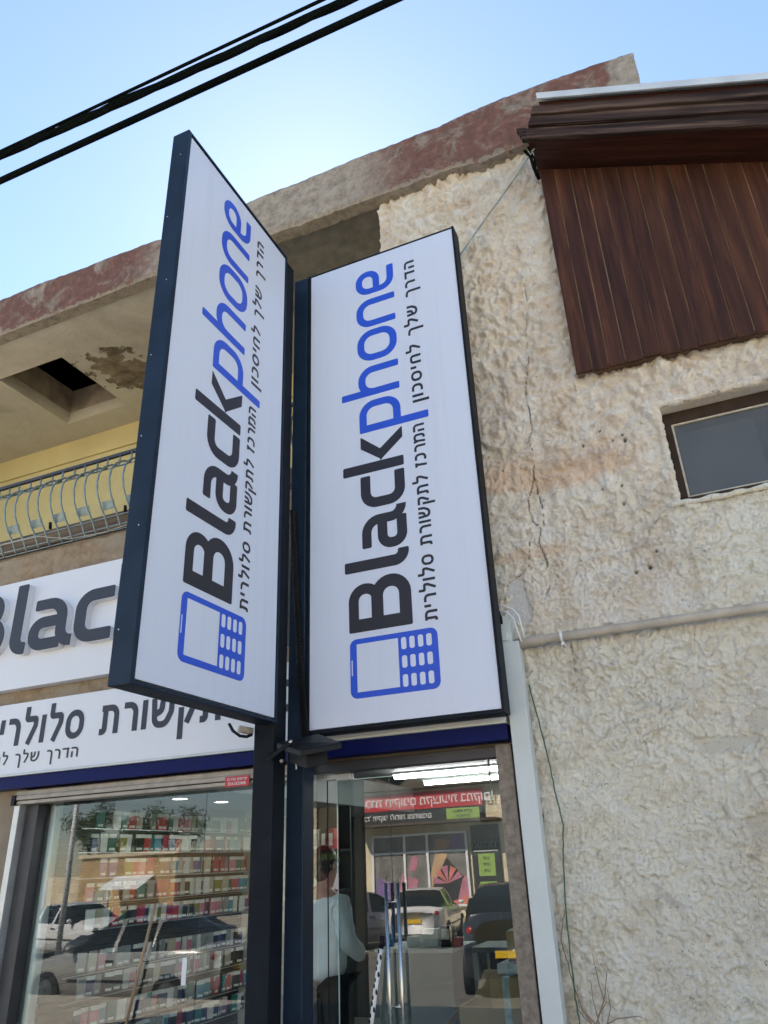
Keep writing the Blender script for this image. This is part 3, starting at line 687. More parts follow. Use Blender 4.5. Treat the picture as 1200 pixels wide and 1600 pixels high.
# boarded gable: vertical boards, each with its own tone, cut to the slope of the roof
ptop = lambda x: 6.425 - 0.462 * (x + 0.349)
b = MB(); x = -0.352; k = 0
while x < 2.1:
    bw = 0.110 + random.uniform(-.004, .004); xr = min(x + bw - 0.0065, 2.1); t = random.random(); dz = random.uniform(-.008, .008)
    zb0, zb1 = 4.50 - 0.05 * (x + .35) + dz, 4.50 - 0.05 * (xr + .35) + dz
    y0 = 4.2855 + random.uniform(-.003, .003)
    b.hexa([(x, y0, zb0), (xr, y0, zb1), (xr, 4.31, zb1), (x, 4.31, zb0), (x, y0, ptop(x)), (xr, y0, ptop(xr)), (xr, 4.31, ptop(xr)), (x, 4.31, ptop(x))], t)
    x += bw; k += 1
b.build('gable_boards', M['wood'], bld, bevel=0.004)
b = MB(); b.hexa([(-.352, 4.2915, 4.52), (2.1, 4.2915, 4.40), (2.1, 4.40, 4.40), (-.352, 4.40, 4.52), (-.352, 4.2915, ptop(-.352)), (2.1, 4.2915, ptop(2.1)), (2.1, 4.40, ptop(2.1)), (-.352, 4.40, ptop(-.352))], 1.0)
b.build('board_backing', M['groove'], bld)
# eave over the gable: soffit planks, three verge planks, metal flashing
YE = 3.98; SL = -0.462
def sloped(mb, xa, xb, y0, y1, zoff0, zoff1, tone=0.0, skew=0.0, ref=6.44, rag=0.0, n=60):
    za = lambda x, o: ref + SL * (x + 0.349) + o
    if not rag: n = 1
    xs = np.linspace(xa, xb, n + 1); sd = random.randint(0, 400)
    j0 = rag * (pnoise(xs * 6, xs * 0 + sd, 61) + .6 * pnoise(xs * 25, xs * 0 + sd, 62)); j1 = rag * (pnoise(xs * 6, xs * 0 + sd + 9, 63) + .6 * pnoise(xs * 25, xs * 0 + sd, 64))
    jy = rag * .8 * pnoise(xs * 3, xs * 0 + sd, 65); vs = []; fs = []
    for i, x in enumerate(xs):
        sk = skew if i == 0 else 0
        vs += [(x, y0 + jy[i], za(x, zoff0) + j0[i]), (x, y1, za(x, zoff0)), (x + sk, y0 + jy[i] * .5, za(x + sk, zoff1) + j1[i]), (x + sk, y1, za(x + sk, zoff1))]
    for i in range(n):
        a = 4 * i; b = a + 4; fs += [(a, b, b + 2, a + 2), (a + 1, a + 3, b + 3, b + 1), (a + 2, b + 2, b + 3, a + 3), (a, a + 1, b + 1, b)]
    e = 4 * n; fs += [(0, 2, 3, 1), (e, e + 1, e + 3, e + 2)]
    mb.add(vs, fs, tone)
b = MB()
for k in range(4):
    y0 = YE + 0.03 + k * 0.096; sloped(b, -0.37 + random.uniform(-.012, .012), 2.3, y0, y0 + 0.090, -0.012, 0.012 + random.uniform(-.004, .004), random.random(), rag=.004)
b.build('soffit_boards', M['under'], bld, bevel=0.003)
b = MB(); sloped(b, -0.385, 2.3, YE - 0.008, YE + 0.028, -0.022, 0.082, 0.15, 0.02, rag=.009); b.build('verge_board', M['verge'], bld, bevel=0.004)
b = MB(); sloped(b, -0.35, 2.3, YE - 0.03, YE + 0.028, 0.090, 0.182, 0.5, 0.03, rag=.010); b.build('verge_board', M['verge'], bld, bevel=0.004)
b = MB(); sloped(b, -0.315, 2.3, YE - 0.05, YE + 0.028, 0.190, 0.272, 0.7, 0.03, rag=.010); b.build('verge_board', M['verge'], bld, bevel=0.004)
b = MB(); sloped(b, -0.24, 3.3, YE - 0.04, 11.9, 0.277, 0.320, 1.0, 0.0); b.build('roof_sheathing', M['under'], bld)
b = MB(); sloped(b, -0.245, 2.3, YE - 0.085, YE - 0.072, 0.305, 0.368); sloped(b, -0.245, 3.4, YE - 0.072, 12, 0.356, 0.368); b.build('metal_flashing', M['flash'], bld)
b = MB()                                                     # broken rafter stub at the end of the verge
for (dx, dz, tn) in ((-.04, 0.03, .2), (-.055, 0.075, .6), (-.03, -.012, .4)):
    sloped(b, -0.385 + dx, -0.36, YE + 0.01, YE + 0.05, dz, dz + 0.035, tn)
b.build('rafter_stub', M['verge'], bld, bevel=0.003)

# shop interior shell
b = MB(); b.box(-4.86, -4.74, 4.6, 9.0, 0, 2.6); b.box(-4.739, -4.40, 7.2, 7.3, 0, 2.149); b.build('interior_wall', M['inwall'], bld)
b = MB(); b.box(-4.86, -0.6, 9.0, 9.1, 0, 2.42); b.build('back_wall', M['slat'], bld)
MB().box(-1.13, -1.065, 4.66, 9.0, 0, 2.42).build('side_wall', M['inblue'], bld)
MB().box(-4.74, -1.06, 4.6, 9.0, 2.42, 2.5).build('shop_ceiling', M['ceil'], bld)
MB().box(-4.74, -3.5, 4.9, 8.98, 2.15, 2.418).build('ceiling_bulkhead', M['ingrey'], bld)
MB().box(-4.74, -1.06, 4.42, 9.0, 0.002, 0.06).build('shop_floor', M['floor'], bld)
MB().box(-9.3, -4.86, 4.42, 4.6, 0, 2.8).box(-4.86, -1.06, 4.46, 4.62, 2.2, 2.8).build('shop_front_wall', M['jamb'], bld)
MB().box(-1.175, -1.085, 4.36, 4.60, 0, 2.2).build('door_pillar', M['pillar'], bld); MB().box(-1.084, -1.056, 4.40, 4.60, 0, 2.2).build('dark_gap_strip', M['black'], bld)  # black strip paints in the shaded gap between pillar and trunking

# ================================================================ SHOP WINDOW AND DOOR
YG = 4.50
sw_ = empty('shop_window', (-3.7, YG, 0), 'frameless shop window full of phone cases, left of the sign posts', 'shop window')
b = MB(); b.box(-4.90, -4.845, 4.36, 4.46, 0.0, 2.17); b.build('frame', M['alu'], sw_, bevel=0.004)
b = MB(); b.box(-4.84, -4.72, 4.42, 4.52, 0.0, 2.14); b.build('side_rail', M['darkalu'], sw_, bevel=0.004)
MB().tube([(-4.69, 4.55, 0.06), (-4.69, 4.55, 2.2)], 0.022, 10).build('white_tube', M['white'], sw_, sm=True)
MB().box(-4.715, -3.272, YG, YG + 0.010, 0.06, 2.195).build('pane', M['glass'], sw_)
MB().box(-3.268, -2.42, YG + 0.001, YG + 0.011, 0.06, 2.195).build('pane', M['glass'], sw_)
pz = at(288, 1518, YG)
MB().box(pz[0] - .018, pz[0] + .018, YG - .004, YG - .001, pz[2] - .075, pz[2] + .075).build('door_pull', M['white'], sw_, bevel=.002)
sh = empty('shutter_box', (-3.7, 4.4, 2.2), 'dusty steel roller shutter rail over the shop window', 'roller shutter')
b = MB(); b.box(-4.88, -2.40, 4.33, 4.455, 2.135, 2.165).box(-4.88, -2.40, 4.345, 4.455, 2.165, 2.20).box(-4.87, -2.40, 4.34, 4.455, 2.105, 2.13); b.build('rail', M['shutter'], sh, bevel=0.004)
MB().box(-4.90, -4.86, 4.32, 4.45, 2.10, 2.17).build('end_cap', M['black'], sh, bevel=0.004)
p0 = at(352, 1210, 4.32); p1 = at(389, 1224, 4.32)
st = MB().box(p0[0], p1[0], 4.322, 4.329, p1[2] - .012, p1[2] + .052).build('sticker', M['red'], sh)
fm = lambda u, v, d: ((p0[0] + p1[0]) / 2 + u, 4.3205 - d, p1[2] + 0.02 + v)
font_text('054-3333400', 0.026, lambda u, v, d: fm(u, v - .014, d), M['white'], st); font_text('תריסים ושירות'[::-1], 0.026, lambda u, v, d: fm(u, v + .014, d), M['white'], st)

dr = empty('glass_door', (-1.7, YG, 0), 'frameless glass shop door with long steel handles, right of the sign posts', 'glass door')
xA, xB, xC = at(529, 1300, YG)[0], at(616, 1400, YG)[0], -1.18
MB().box(-2.41, xA - .004, YG + .004, YG + .014, .06, 2.12).build('side_pane', M['clearglass'], dr)
MB().box(xA, xB - .003, YG - .012, YG - .002, .07, 2.09).build('door_leaf', M['doorglass'], dr)
MB().box(xB, xC, YG - .012, YG - .002, .07, 2.09).build('door_leaf', M['doorglass'], dr)
M['glassedge'] = mat('green_glass_edge', (0.45, 0.62, 0.56), 0.2, 0, 0.05)
MB().box(xA - .004, xA - .0005, YG - .013, YG - .001, .07, 2.09).box(xA, xC, YG - .012, YG - .002, 2.0905, 2.096).build('glass_edge', M['glassedge'], dr)
xm = at(512, 1300, YG)[0]; MB().box(xm - .004, xm + .003, YG, YG + .003, .06, 2.12).build('joint_seal', M['black'], dr)
b = MB(); b.box(-2.41, -1.18, 4.40, 4.47, 2.135, 2.20); b.build('head_rail', M['darkalu'], dr, bevel=.004)
b = MB(); b.box(-2.41, xA + 0.02, 4.475, 4.53, 2.10, 2.134).box(xA + .0, xA + .10, 4.47, 4.53, 2.092, 2.133); b.build('patch_fitting', M['alu'], dr, bevel=.004)
for xh in (at(603, 1450, 4.42)[0], at(622, 1450, 4.42)[0]):
    MB().tube([(xh, 4.44, .35), (xh, 4.44, 1.50)], .0105, 12).build('handle', M['steel'], dr, sm=True)
xh0, xh1 = at(603, 1450, 4.42)[0], at(622, 1450, 4.42)[0]
for zz in (at(610, 1409, 4.44)[2], at(610, 1573, 4.44)[2]):
    MB().tube([(xh0 - .004, 4.44, zz), (xh1 + .004, 4.44, zz)], .006, 8).tube([((xh0 + xh1) / 2, 4.44, zz), ((xh0 + xh1) / 2, 4.488, zz)], .008, 8).build('handle_bracket', M['steel'], dr, sm=True)

# ================================================================ SIGNBOARDS OVER THE SHOP
up = empty('signboard', (-4.5, 4.3, 3.0), 'white fascia board with raised grey letters under the balcony', 'shop sign')
MB().box(-6.9, -2.55, 4.285, 4.365, 2.972, 3.905).build('panel', M['signwhite'], up, bevel=.004)
mpU = lambda u, h, d: (-5.04 + (u - 1009) * .00153, 4.284 - d, 3.23 + h * .00132)
for ch, gl in word_black().items():
    f = MB(); draw(f, gl, mpU, 0.058, 0.062); fo = f.build('letter', M['grey'], up)
    e = MB(); draw(e, gl, mpU, 0.0, 0.0575); e.build('letter_return', M['signwhite'], fo)
lo = empty('signboard', (-4, 4.3, 2.3), 'white fascia board with dark printed lettering above the shop window', 'shop sign')
MB().box(-6.9, -1.075, 4.28, 4.40, 2.322, 2.85).build('panel', M['signwhite'], lo, bevel=.003)
MB().box(-6.9, -1.075, 4.262, 4.40, 2.302, 2.320).build('bottom_lip', M['trunk'], lo, bevel=.002)
MB().box(-6.9, -1.075, 4.285, 4.40, 2.215, 2.300).build('blue_strip', M['bluestrip'], lo)
b = MB(); hebrew(b, 'המרכז לתקשורת סלולרית', lambda u, h, d: (u, 4.279 - d, h), 0.0005, 0.002, u0=-5.30, u1=-1.88, sy=.00252, h0=2.525, w=18)
b.build('large_lettering', M['grey'], lo)
b = MB(); hebrew(b, 'הדרך שלך לחיסכון', lambda u, h, d: (u, 4.279 - d, h), 0.0005, 0.002, right=-4.26, sx=.00112, sy=.00088, h0=2.392, w=14)
b.build('small_lettering', M['ink'], lo)


# ================================================================ THE TWO LIGHTBOX SIGNS
def sign_content(root, mp):
    """mp(u, v, d): u mm up from the sign's foot, v mm across from its left, d metres in front of the face"""
    mpt = lambda u, h, d: mp(u, 720 - h, d)
    b = MB(); k = 0
    for gl in word_black().values(): draw(b, gl, mpt, 0.0004, 0.0012)
    b.build('dark_lettering', M['ink'], root)
    b = MB()
    for gl in word_phone().values(): draw(b, gl, mpt, 0.0004, 0.0016)
    b.build('blue_lettering', M['blue'], root)
    b = MB(); mh = lambda u, h, d: mp(u, 882 - h, d)
    hebrew(b, 'המרכז לתקשורת סלולרית', mh, 0.0004, 0.0012, u0=572, u1=1968, w=17); mh2 = lambda u, h, d: mp(u, 894 - h, d)
    hebrew(b, 'הדרך שלך לחיסכון', mh2, 0.0004, 0.0012, u0=2142, u1=3430, w=17, gap=18)
    b.build('small_lettering', M['ink'], root)
    mq = lambda u, v, d: mp(u, v, d)
    b = MB(); b.prism(rrect(163, 530, 291, 872, 46), mq, 0.0004, 0.0012); ic = b.build('phone_symbol', M['blue'], root)
    b = MB(); b.prism([(200, 338), (497, 338), (497, 616), (200, 616)], mq, 0.0005, 0.0020); b.prism(rrect(303, 400, 301, 308, 3), mq, 0.0005, 0.0020)
    for r0, r1 in ((423, 497), (310, 385), (197, 271)):
        for v in (653, 707, 762, 816): b.prism(rrect(r0, r1, v - 17, v + 17, 13), mq, 0.0005, 0.0020)
    b.build('symbol_cutout', M['sign'], ic)


# flag sign, square to the street: face towards +X, built from y 2.60 to 3.87
fs_ = empty('lightbox_sign', (-2.41, 3.25, 2.36), 'tall lightbox sign standing out square to the street, left of the posts', 'shop sign', 'tall lightbox signs')
XF = -2.345
FY0, FY1, FZ0, FZ1 = 2.62, 3.86, 2.385, 5.985
MB().box(-2.462, XF - .004, FY0 + .018, FY1 - .018, FZ0 + .018, FZ1 - .018).build('face_panel', M['sign'], fs_)
b = MB(); b.box(-2.468, XF + .004, FY0 - .022, FY0 + .010, FZ0 - .012, FZ1 + .012).box(-2.468, XF + .004, FY0 + .010, FY1, FZ0 - .012, FZ0 + .008).box(-2.468, XF + .004, FY0 + .010, FY1, FZ1 - .006, FZ1 + .012)
b.box(-2.468, XF + .004, FY1 - .012, FY1 + .004, FZ0 + .008, FZ1 - .006); b.build('frame', M['navy'], fs_, bevel=.003)
for zz in np.linspace(FZ0 + .25, FZ1 - .2, 7): MB().ball((-2.44 + .05 * (int(zz * 10) % 2), FY0 - .0225, zz), .0045, .002, .0045, 8, 5).build('screw', M['steel'], fs_)
vsc = (FY1 - FY0) / 1.24
sign_content(fs_, lambda u, v, d: (XF - .004 + d, FY0 + v * .001 * (FY1 - FY0) / 1.215, FZ0 + u * .001))
# wall sign, parallel to the street
ws_ = empty('lightbox_sign', (-1.65, 4.16, 2.34), 'tall lightbox sign facing the street in front of the stucco wall', 'shop sign', 'tall lightbox signs')
SX0, SX1, SZ0, SZ1, YS = -2.262, -1.045, 2.345, 5.955, 4.10
MB().box(SX0 + .006, SX1 - .004, YS + .003, YS + .12, SZ0 + .010, SZ1 - .008).build('face_panel', M['sign'], ws_)
b = MB(); b.box(SX0 - .02, SX0 + .003, YS - .002, YS + .125, SZ0 - .012, SZ1 + .010).box(SX1 - .002, SX1 + .014, YS - .004, YS + .125, SZ0 - .012, SZ1 + .010)
b.box(SX0 + .003, SX1 - .002, YS - .004, YS + .125, SZ0 - .016, SZ0 + .006).box(SX0 + .003, SX1 - .002, YS + .002, YS + .125, SZ1 - .004, SZ1 + .010); b.build('frame', M['post'], ws_, bevel=.002)
sign_content(ws_, lambda u, v, d: (SX0 + v * .001, YS + .003 - d, SZ0 + u * .001))

# posts
pA = empty('sign_post', (-2.43, 3.95, 0), 'charcoal steel post under the flag sign, the left of the pair', 'post', 'square steel sign posts')
MB().box(-2.500, -2.362, 3.868, 4.005, 0.0, 5.99).build('shaft', M['post'], pA, bevel=.006)
MB().box(-2.56, -2.30, 3.80, 4.07, 0.0, 0.012).build('base_plate', M['post'], pA)
pB = empty('sign_post', (-2.33, 4.18, 0), 'navy steel post at the edge of the wall sign, the right of the pair', 'post', 'square steel sign posts')
MB().box(-2.402, -2.284, 4.085, 4.215, 0.0, 5.95).build('shaft', M['navy'], pB, bevel=.006)
MB().box(-2.45, -2.23, 4.075, 4.26, 0.013, 0.024).build('base_plate', M['navy'], pB)
# corrugated conduit between them
q_ = [at(471, 1160, 4.06), at(466, 1100, 4.06), at(463, 1040, 4.06), at(459, 960, 4.06), at(455, 880, 4.06), at(452, 800, 4.06)]
pts = []; rr_ = []
for i in range(200):
    t = i / 199 * (len(q_) - 1); k = min(int(t), len(q_) - 2); f = t - k
    pts.append(tuple(np.array(q_[k]) * (1 - f) + np.array(q_[k + 1]) * f)); rr_.append(.026 if i % 2 else .020)
pts = [(p[0] + 0.03, p[1] + 0.0, p[2]) for p in pts]
co = MB().tube(pts, rr_, 12).build('corrugated_conduit', M['black'], sm=False); tag(co, 'black corrugated conduit running up beside the navy post', 'conduit')
# floodlight on its bracket
fl = empty('floodlight', at(455, 1175, 3.95), 'black floodlight bracketed low on the sign posts', 'floodlight')
c1 = at(452, 1157, 3.9)
def quadbox(pix, y0s, th):
    """a plate whose top corners lie on given pixels at given depths, th thick downwards"""
    P = [np.array(at(a, b_, y)) for (a, b_), y in zip(pix, y0s)]
    return [tuple(p - np.array([0, 0, th])) for p in P] + [tuple(p) for p in P]
b = MB(); b.hexa(quadbox([(432, 1160), (470, 1172), (534, 1160), (498, 1146)], [3.80, 3.70, 3.80, 4.05], .035)); b.build('housing', M['black'], fl, bevel=.006)
b = MB(); b.hexa(quadbox([(452, 1170), (480, 1180), (512, 1172), (492, 1160)], [3.88, 3.82, 3.9, 4.05], .075)); b.build('driver_box', M['black'], fl, bevel=.006)
a0 = np.array(at(458, 1157, 3.74)); a1 = np.array(at(418, 1187, 3.82))
b = MB(); b.tube([a0, a1], .016, 4); b.tube([a1, at(422, 1180, 3.87)], .014, 4); b.build('bracket_arm', M['post'], fl)
MB().ball(at(454, 1159, 3.715), .011, .009, .011, 10, 6).build('bolt', M['steel'], fl, sm=True)
MB().ball(at(440, 1189, 3.84), .012, .012, .012, 10, 6).build('bolt', M['shutter'], fl, sm=True)
wl = MB().tube([at(456, 1186, 3.95), at(461, 1190, 3.95), at(463, 1196, 3.95), at(463, 1202, 3.95)], .005, 6).build('lead', M['white'], fl, sm=True)
# cable and gland under the flag sign
jb = empty('sign_cable', at(378, 1140, 3.75), 'short black cable looping from under the flag sign to its post', 'cable')
MB().tube([at(358, 1131, 3.70), at(364, 1142, 3.70), at(375, 1150, 3.72), at(386, 1151, 3.75), at(393, 1148, 3.83)], .009, 8).build('loop', M['black'], jb, sm=True)
MB().tube([at(374, 1139, 3.78), at(394, 1143, 3.85)], .022, 12).build('gland', M['pipe'], jb, sm=True)

# ================================================================ PIPES AND CABLES ON THE WALL
tr = empty('cable_trunking', (-1.0, 4.35, 0), 'pale metal cable trunking standing between door and stucco wall', 'trunking')
MB().box(-1.052, -0.948, 4.27, 4.355, 0, 2.765).build('duct', M['trunk'], tr, bevel=.003)
MB().box(-1.052, -0.985, 4.275, 4.355, 2.765, 2.93).build('upper_duct', M['trunk'], tr, bevel=.003)
MB().box(-1.050, -1.01, 4.262, 4.272, 2.775, 2.825).build('clip', M['trunk'], tr, bevel=.002)
pp = empty('wall_conduit', (0, 4.33, 2.79), 'grey plastic conduit running level across the stucco wall', 'pipe')
zp = 2.762; yp = 4.315
MB().tube([(-1.0, yp, zp - .012), (-.97, yp, zp - .004), (-.94, yp, zp), (2.0, yp, zp + .004)], .026, 14).build('pipe', M['pipe'], pp, sm=True)
MB().tube([(-.975, yp, zp - .006), (-.80, yp, zp)], .031, 14).build('coupling', M['pipe'], pp, sm=True)
for xc in (-.70, .50): MB().tube([(xc - .007, yp, zp), (xc + .007, yp, zp)], .032, 14).box(xc - .007, xc + .007, yp, 4.39, zp - .05, zp - .02).build('pipe_clip', M['white'], pp)
b = MB(); b.tube([at(772, 950, 4.28), at(785, 946, 4.27), at(800, 952, 4.27), at(810, 962, 4.27), at(815, 980, 4.27), at(820, 1000, 4.30)], .006, 6)
b.tube([at(774, 955, 4.28), at(790, 956, 4.26), at(802, 966, 4.26), at(808, 985, 4.27), at(815, 1003, 4.28)], .0055, 6)
tag(b.build('wire_loop', M['white'], sm=True), 'loose grey wires looping out behind the wall sign into the conduit', 'wires')
b = MB().tube([at(770, 945, 4.27), at(778, 953, 4.26), at(783, 965, 4.26), at(784, 975, 4.27)], .007, 6)
tag(b.build('black_wire', M['black'], sm=True), 'short black wire behind the edge of the wall sign', 'wire')
def wob(pix, y, n=10, a=1.0):
    out = []
    for i in range(len(pix) - 1):
        for k in range(n):
            t = k / n; out.append(at(pix[i][0] * (1 - t) + pix[i + 1][0] * t + random.uniform(-a, a), pix[i][1] * (1 - t) + pix[i + 1][1] * t, y + random.uniform(-.003, .003)))
    return out + [at(*pix[-1], y)]
b = MB().tube(wob([(826, 1070), (840, 1120), (858, 1190), (868, 1240), (880, 1288), (880, 1340), (884, 1420), (892, 1500), (899, 1560), (906, 1600), (912, 1660)], 4.345, 8, .5), .0042, 6)
tag(b.build('green_wire', M['greenwire'], sm=True), 'thin green wire hanging down the stucco wall beside the trunking', 'wire')
b = MB().tube(wob([(882, 1420), (876, 1470), (886, 1500), (896, 1540), (912, 1580), (930, 1600)], 4.345, 6, .8), .003, 5)
tag(b.build('thin_wire', M['twig'], sm=True), 'thin brown wire crossing behind the green wire', 'wire')
wd = empty('dead_weed', (-.75, 4.3, 0), 'dry twiggy weed stems against the foot of the stucco wall', 'weed')
tw = [[(930, 1660), (935, 1600), (925, 1560), (922, 1530)], [(930, 1600), (945, 1560), (948, 1520), (938, 1505)], [(925, 1600), (905, 1570), (903, 1540)], [(940, 1605), (965, 1592), (995, 1588), (1005, 1590)], [(935, 1590), (950, 1565), (965, 1580)],
      [(945, 1620), (955, 1575), (950, 1545)], [(938, 1612), (915, 1590), (900, 1575)], [(945, 1565), (935, 1540), (925, 1490)]]
for k, t_ in enumerate(tw):
    MB().tube([at(a + random.uniform(-2, 2), b_, 4.30 + .01 * (k % 3)) for a, b_ in t_], [.004, .003, .0022, .0014][:len(t_)] if len(t_) == 4 else [.0035, .0025, .0015], 5).build('stem', M['twig'], wd)
b = MB().tube([at(835, 232, 4.05), at(800, 285, 4.18), at(760, 340, 4.26), at(722, 394, 4.30), at(700, 425, 4.33)], .006, 6)
tag(b.build('stay_wire', M['wire'], sm=True), 'taut grey wire from the eave corner down behind the wall sign', 'wire')
b = MB().tube([at(820, 236, 4.1), at(829, 245, 4.08), at(834, 262, 4.1), at(842, 280, 4.2)], .012, 8).tube([at(825, 230, 4.1), at(835, 248, 4.08), at(838, 275, 4.2)], .008, 6)
tag(b.build('wire_knot', M['cable'], sm=True), 'dark knotted cable ends hanging at the eave corner', 'cable')

# overhead cables
YC = 2.3
def sag(p, q, n, s, y0, y1):
    a = np.array(at(*p, y0)); b_ = np.array(at(*q, y1)); d = b_ - a; a = a - d * .6; d = d * 2.2
    return [tuple(a + d * t - np.array([0, 0, s * 4 * t * (1 - t) - s * .9])) for t in np.linspace(0, 1, n)]
tag(MB().tube(sag((0, 283), (628, -6), 30, .01, YC, YC), .0215, 12).build('overhead_cable', M['cable'], sm=True), 'thick single dark green cable, lowest of the overhead lines', 'cable', 'overhead cables')
tag(MB().tube(sag((0, 237), (512, -4), 30, .01, YC + .05, YC + .05), .0105, 10).build('overhead_cable', M['cable'], sm=True), 'thin overhead cable, topmost of the overhead lines', 'cable', 'overhead cables')
bc = empty('cable_bundle', at(280, 120, YC), 'bundle of twisted black cables strung overhead between two single lines', 'cable', 'overhead cables')
core = sag((0, 245), (548, -2), 160, .01, YC + .02, YC + .02)
for k in range(4):
    pts = []
    for i, p in enumerate(core):
        an = i * .16 + k * 1.57 + .5 * math.sin(i * .09 + k); r_ = .0180 + .005 * math.sin(i * .21 + 2 * k)
        pts.append((p[0] - .35 * r_ * math.cos(an), p[1] + .4 * r_ * math.sin(an), p[2] + r_ * math.cos(an)))
    MB().tube(pts, .0150 if k else .0165, 8).build('strand', M['cable'], bc, sm=True)
for k in range(9):                                            # loops of lashing wire under the bundle
    p = core[int(18 + k * 14)]; rr_ = .016; v = Vector(core[90]) - Vector(core[80]); v.normalize()
    MB().tube([Vector(p) + v * rr_ * 1.4 * math.cos(a) + Vector((0, 0, -.022 + rr_ * math.sin(a))) for a in np.linspace(math.pi, 2 * math.pi, 8)], .0012, 4).build('lashing', M['cable'], bc)

# ================================================================ BALCONY RAILING
rl = empty('balcony_railing', (-5, 4.35, 4.25), 'bellied grey wire railing along the balcony edge', 'railing')
ztop = 4.945
MB().box(-9.4, -1.76, 4.325, 4.355, ztop - .012, ztop + .018).build('top_rail', M['darkalu'], rl, bevel=.003)
def belly(x):
    P = [(4.34, ztop - .01), (4.34, 4.86), (4.335, 4.835), (4.25, 4.80), (4.175, 4.74), (4.13, 4.66), (4.12, 4.57), (4.14, 4.47), (4.19, 4.38), (4.26, 4.30), (4.30, 4.235), (4.33, 4.20)]
    return [(x, y, z) for y, z in P]
xb = -9.3; bars = []
while xb < -1.8:
    bars.append(xb); xb += 0.132
proto = None
for x in bars:
    if proto is None: proto = MB().tube(belly(x), .0085, 7).build('bar', M['wire'], rl, sm=True); x_first = x
    else: c = proto.copy(); C.objects.link(c); c.parent = rl; c.location = (x - x_first + random.uniform(-.012, .012), random.uniform(-.008, .006), random.uniform(-.004, .004))
for (y, z) in ((4.335, 4.832), (4.262, 4.30), (4.305, 4.235), (4.332, 4.205)):
    MB().tube([(-9.4, y, z), (-1.78, y, z)], .006, 6).build('cross_wire', M['wire'], rl, sm=True)
pl = None
for i, x in enumerate(bars[:-1:2]):                            # flat tie plates near the belly's foot and shoulder
    b = MB().hexa([(x + .0, 4.225, 4.355), (x + .125, 4.225, 4.355), (x + .125, 4.23, 4.355), (x, 4.23, 4.355), (x, 4.195, 4.42), (x + .125, 4.195, 4.42), (x + .125, 4.20, 4.42), (x, 4.20, 4.42)])
    b.build('tie_plate', M['wire'], rl)
    b = MB()
    b.hexa([(x + .0, 4.30, 4.812), (x + .125, 4.30, 4.812), (x + .125, 4.33, 4.826), (x, 4.33, 4.826), (x, 4.30, 4.818), (x + .125, 4.30, 4.818), (x + .125, 4.33, 4.832), (x, 4.33, 4.832)])
    b.build('tie_plate', M['wire'], rl)
wr = MB().tube([at(0, 852, 4.1), at(60, 838, 4.1), at(110, 842, 4.08), at(160, 832, 4.1), at(215, 815, 4.1)], .004, 6)
tag(wr.build('stray_wire', M['pipe'], sm=True), 'pale loose wire draped along the foot of the balcony railing', 'wire')
for i, (px, py) in enumerate(((82, 823), (199, 797))):
    p = at(px, py, 4.36); tag(MB().tube([(p[0], p[1] - .02, p[2] - .03), (p[0], p[1] - .03, p[2] + .03)], .014, 8).build('pipe_stub', M['black'], sm=True), ['short black pipe stub beside the middle of the visible railing foot', 'short black pipe stub at the railing foot close to the flag sign'][i], 'pipe stub')

# ================================================================ INSIDE THE SHOP
sl = empty('slatwall', (-4.7, 5.9, 0), 'dark slatted display wall hung with phone cases', 'display wall')
b = MB()
for k in range(40): b.box(-4.738, -4.715 + (.004 if k % 2 else 0), 4.68, 7.18, .1 + k * .054, .1 + k * .054 + .050)
b.build('slats', M['slat'], sl)
rows = [1.95, 1.78, 1.60, 1.43, 1.25, .97, .81, .61, .43]
for z in rows: MB().box(-4.566, -4.562, 4.72, 7.14, z - .016, z - .009).build('price_rail', M['alu'], sl)
ordn = ['first', 'second', 'third', 'fourth', 'fifth', 'sixth', 'seventh', 'eighth', 'ninth', 'tenth', 'eleventh', 'twelfth', 'thirteenth', 'fourteenth', 'fifteenth', 'sixteenth', 'seventeenth', 'eighteenth', 'nineteenth', 'twentieth', 'twenty-first', 'twenty-second', 'twenty-third', 'twenty-fourth', 'twenty-fifth', 'twenty-sixth']
ordn += ['twenty-' + w for w in ordn[6:9]] + ['thirtieth'] + ['thirty-' + w for w in ordn[:9]]
protos = {}
def case_proto(col):
    b = MB(); b.prism(rrect(-.036, .036, 0, .132, .010, 3), lambda u, v, d: (d, u, v), -.006, .006); b.box(-.0064, .0064, -.0365, .0365, .104, .1325); b.box(.0061, .0075, -.024, .024, .012, .030)
    return b.v, b.f
for ri, z in enumerate(rows):
    for k in range(33):
        y = 7.11 - k * 0.060 if k < 25 else 5.61 - (k - 25) * 0.095
        if random.random() < .05: continue
        pool = [0, 1, 2, 3, 4, 5, 6, 7, 8, 9, 10, 11, 12] if ri < 5 else [0, 5, 5, 6, 0, 3, 11, 2] if ri < 7 else [0, 1, 2, 3, 4, 5, 6, 8, 9]
        cn = CASECOL[random.choice(pool)][0]
        lab = f'{cn} phone case, {ordn[k]} from the back wall in the {ordn[ri]} row down'
        if cn not in protos:
            vs_, fs2 = case_proto(cn); o = MB().add(vs_, fs2).build('phone_case', [M['case_' + cn], M['paper']]); protos[cn] = o
            for pf in list(o.data.polygons)[-12:]: pf.material_index = 1 if random.random() < .75 or pf.index >= len(o.data.polygons) - 6 else 0
        else:
            o = protos[cn].copy(); C.objects.link(o)
        o.location = (-4.62 + random.uniform(-.02, .03), y, z - .006); o.rotation_euler = (0, R(random.uniform(-2, 4)), R(random.uniform(-30, 8)))
        tag(o, lab, 'phone case', 'phone cases on the slatwall')
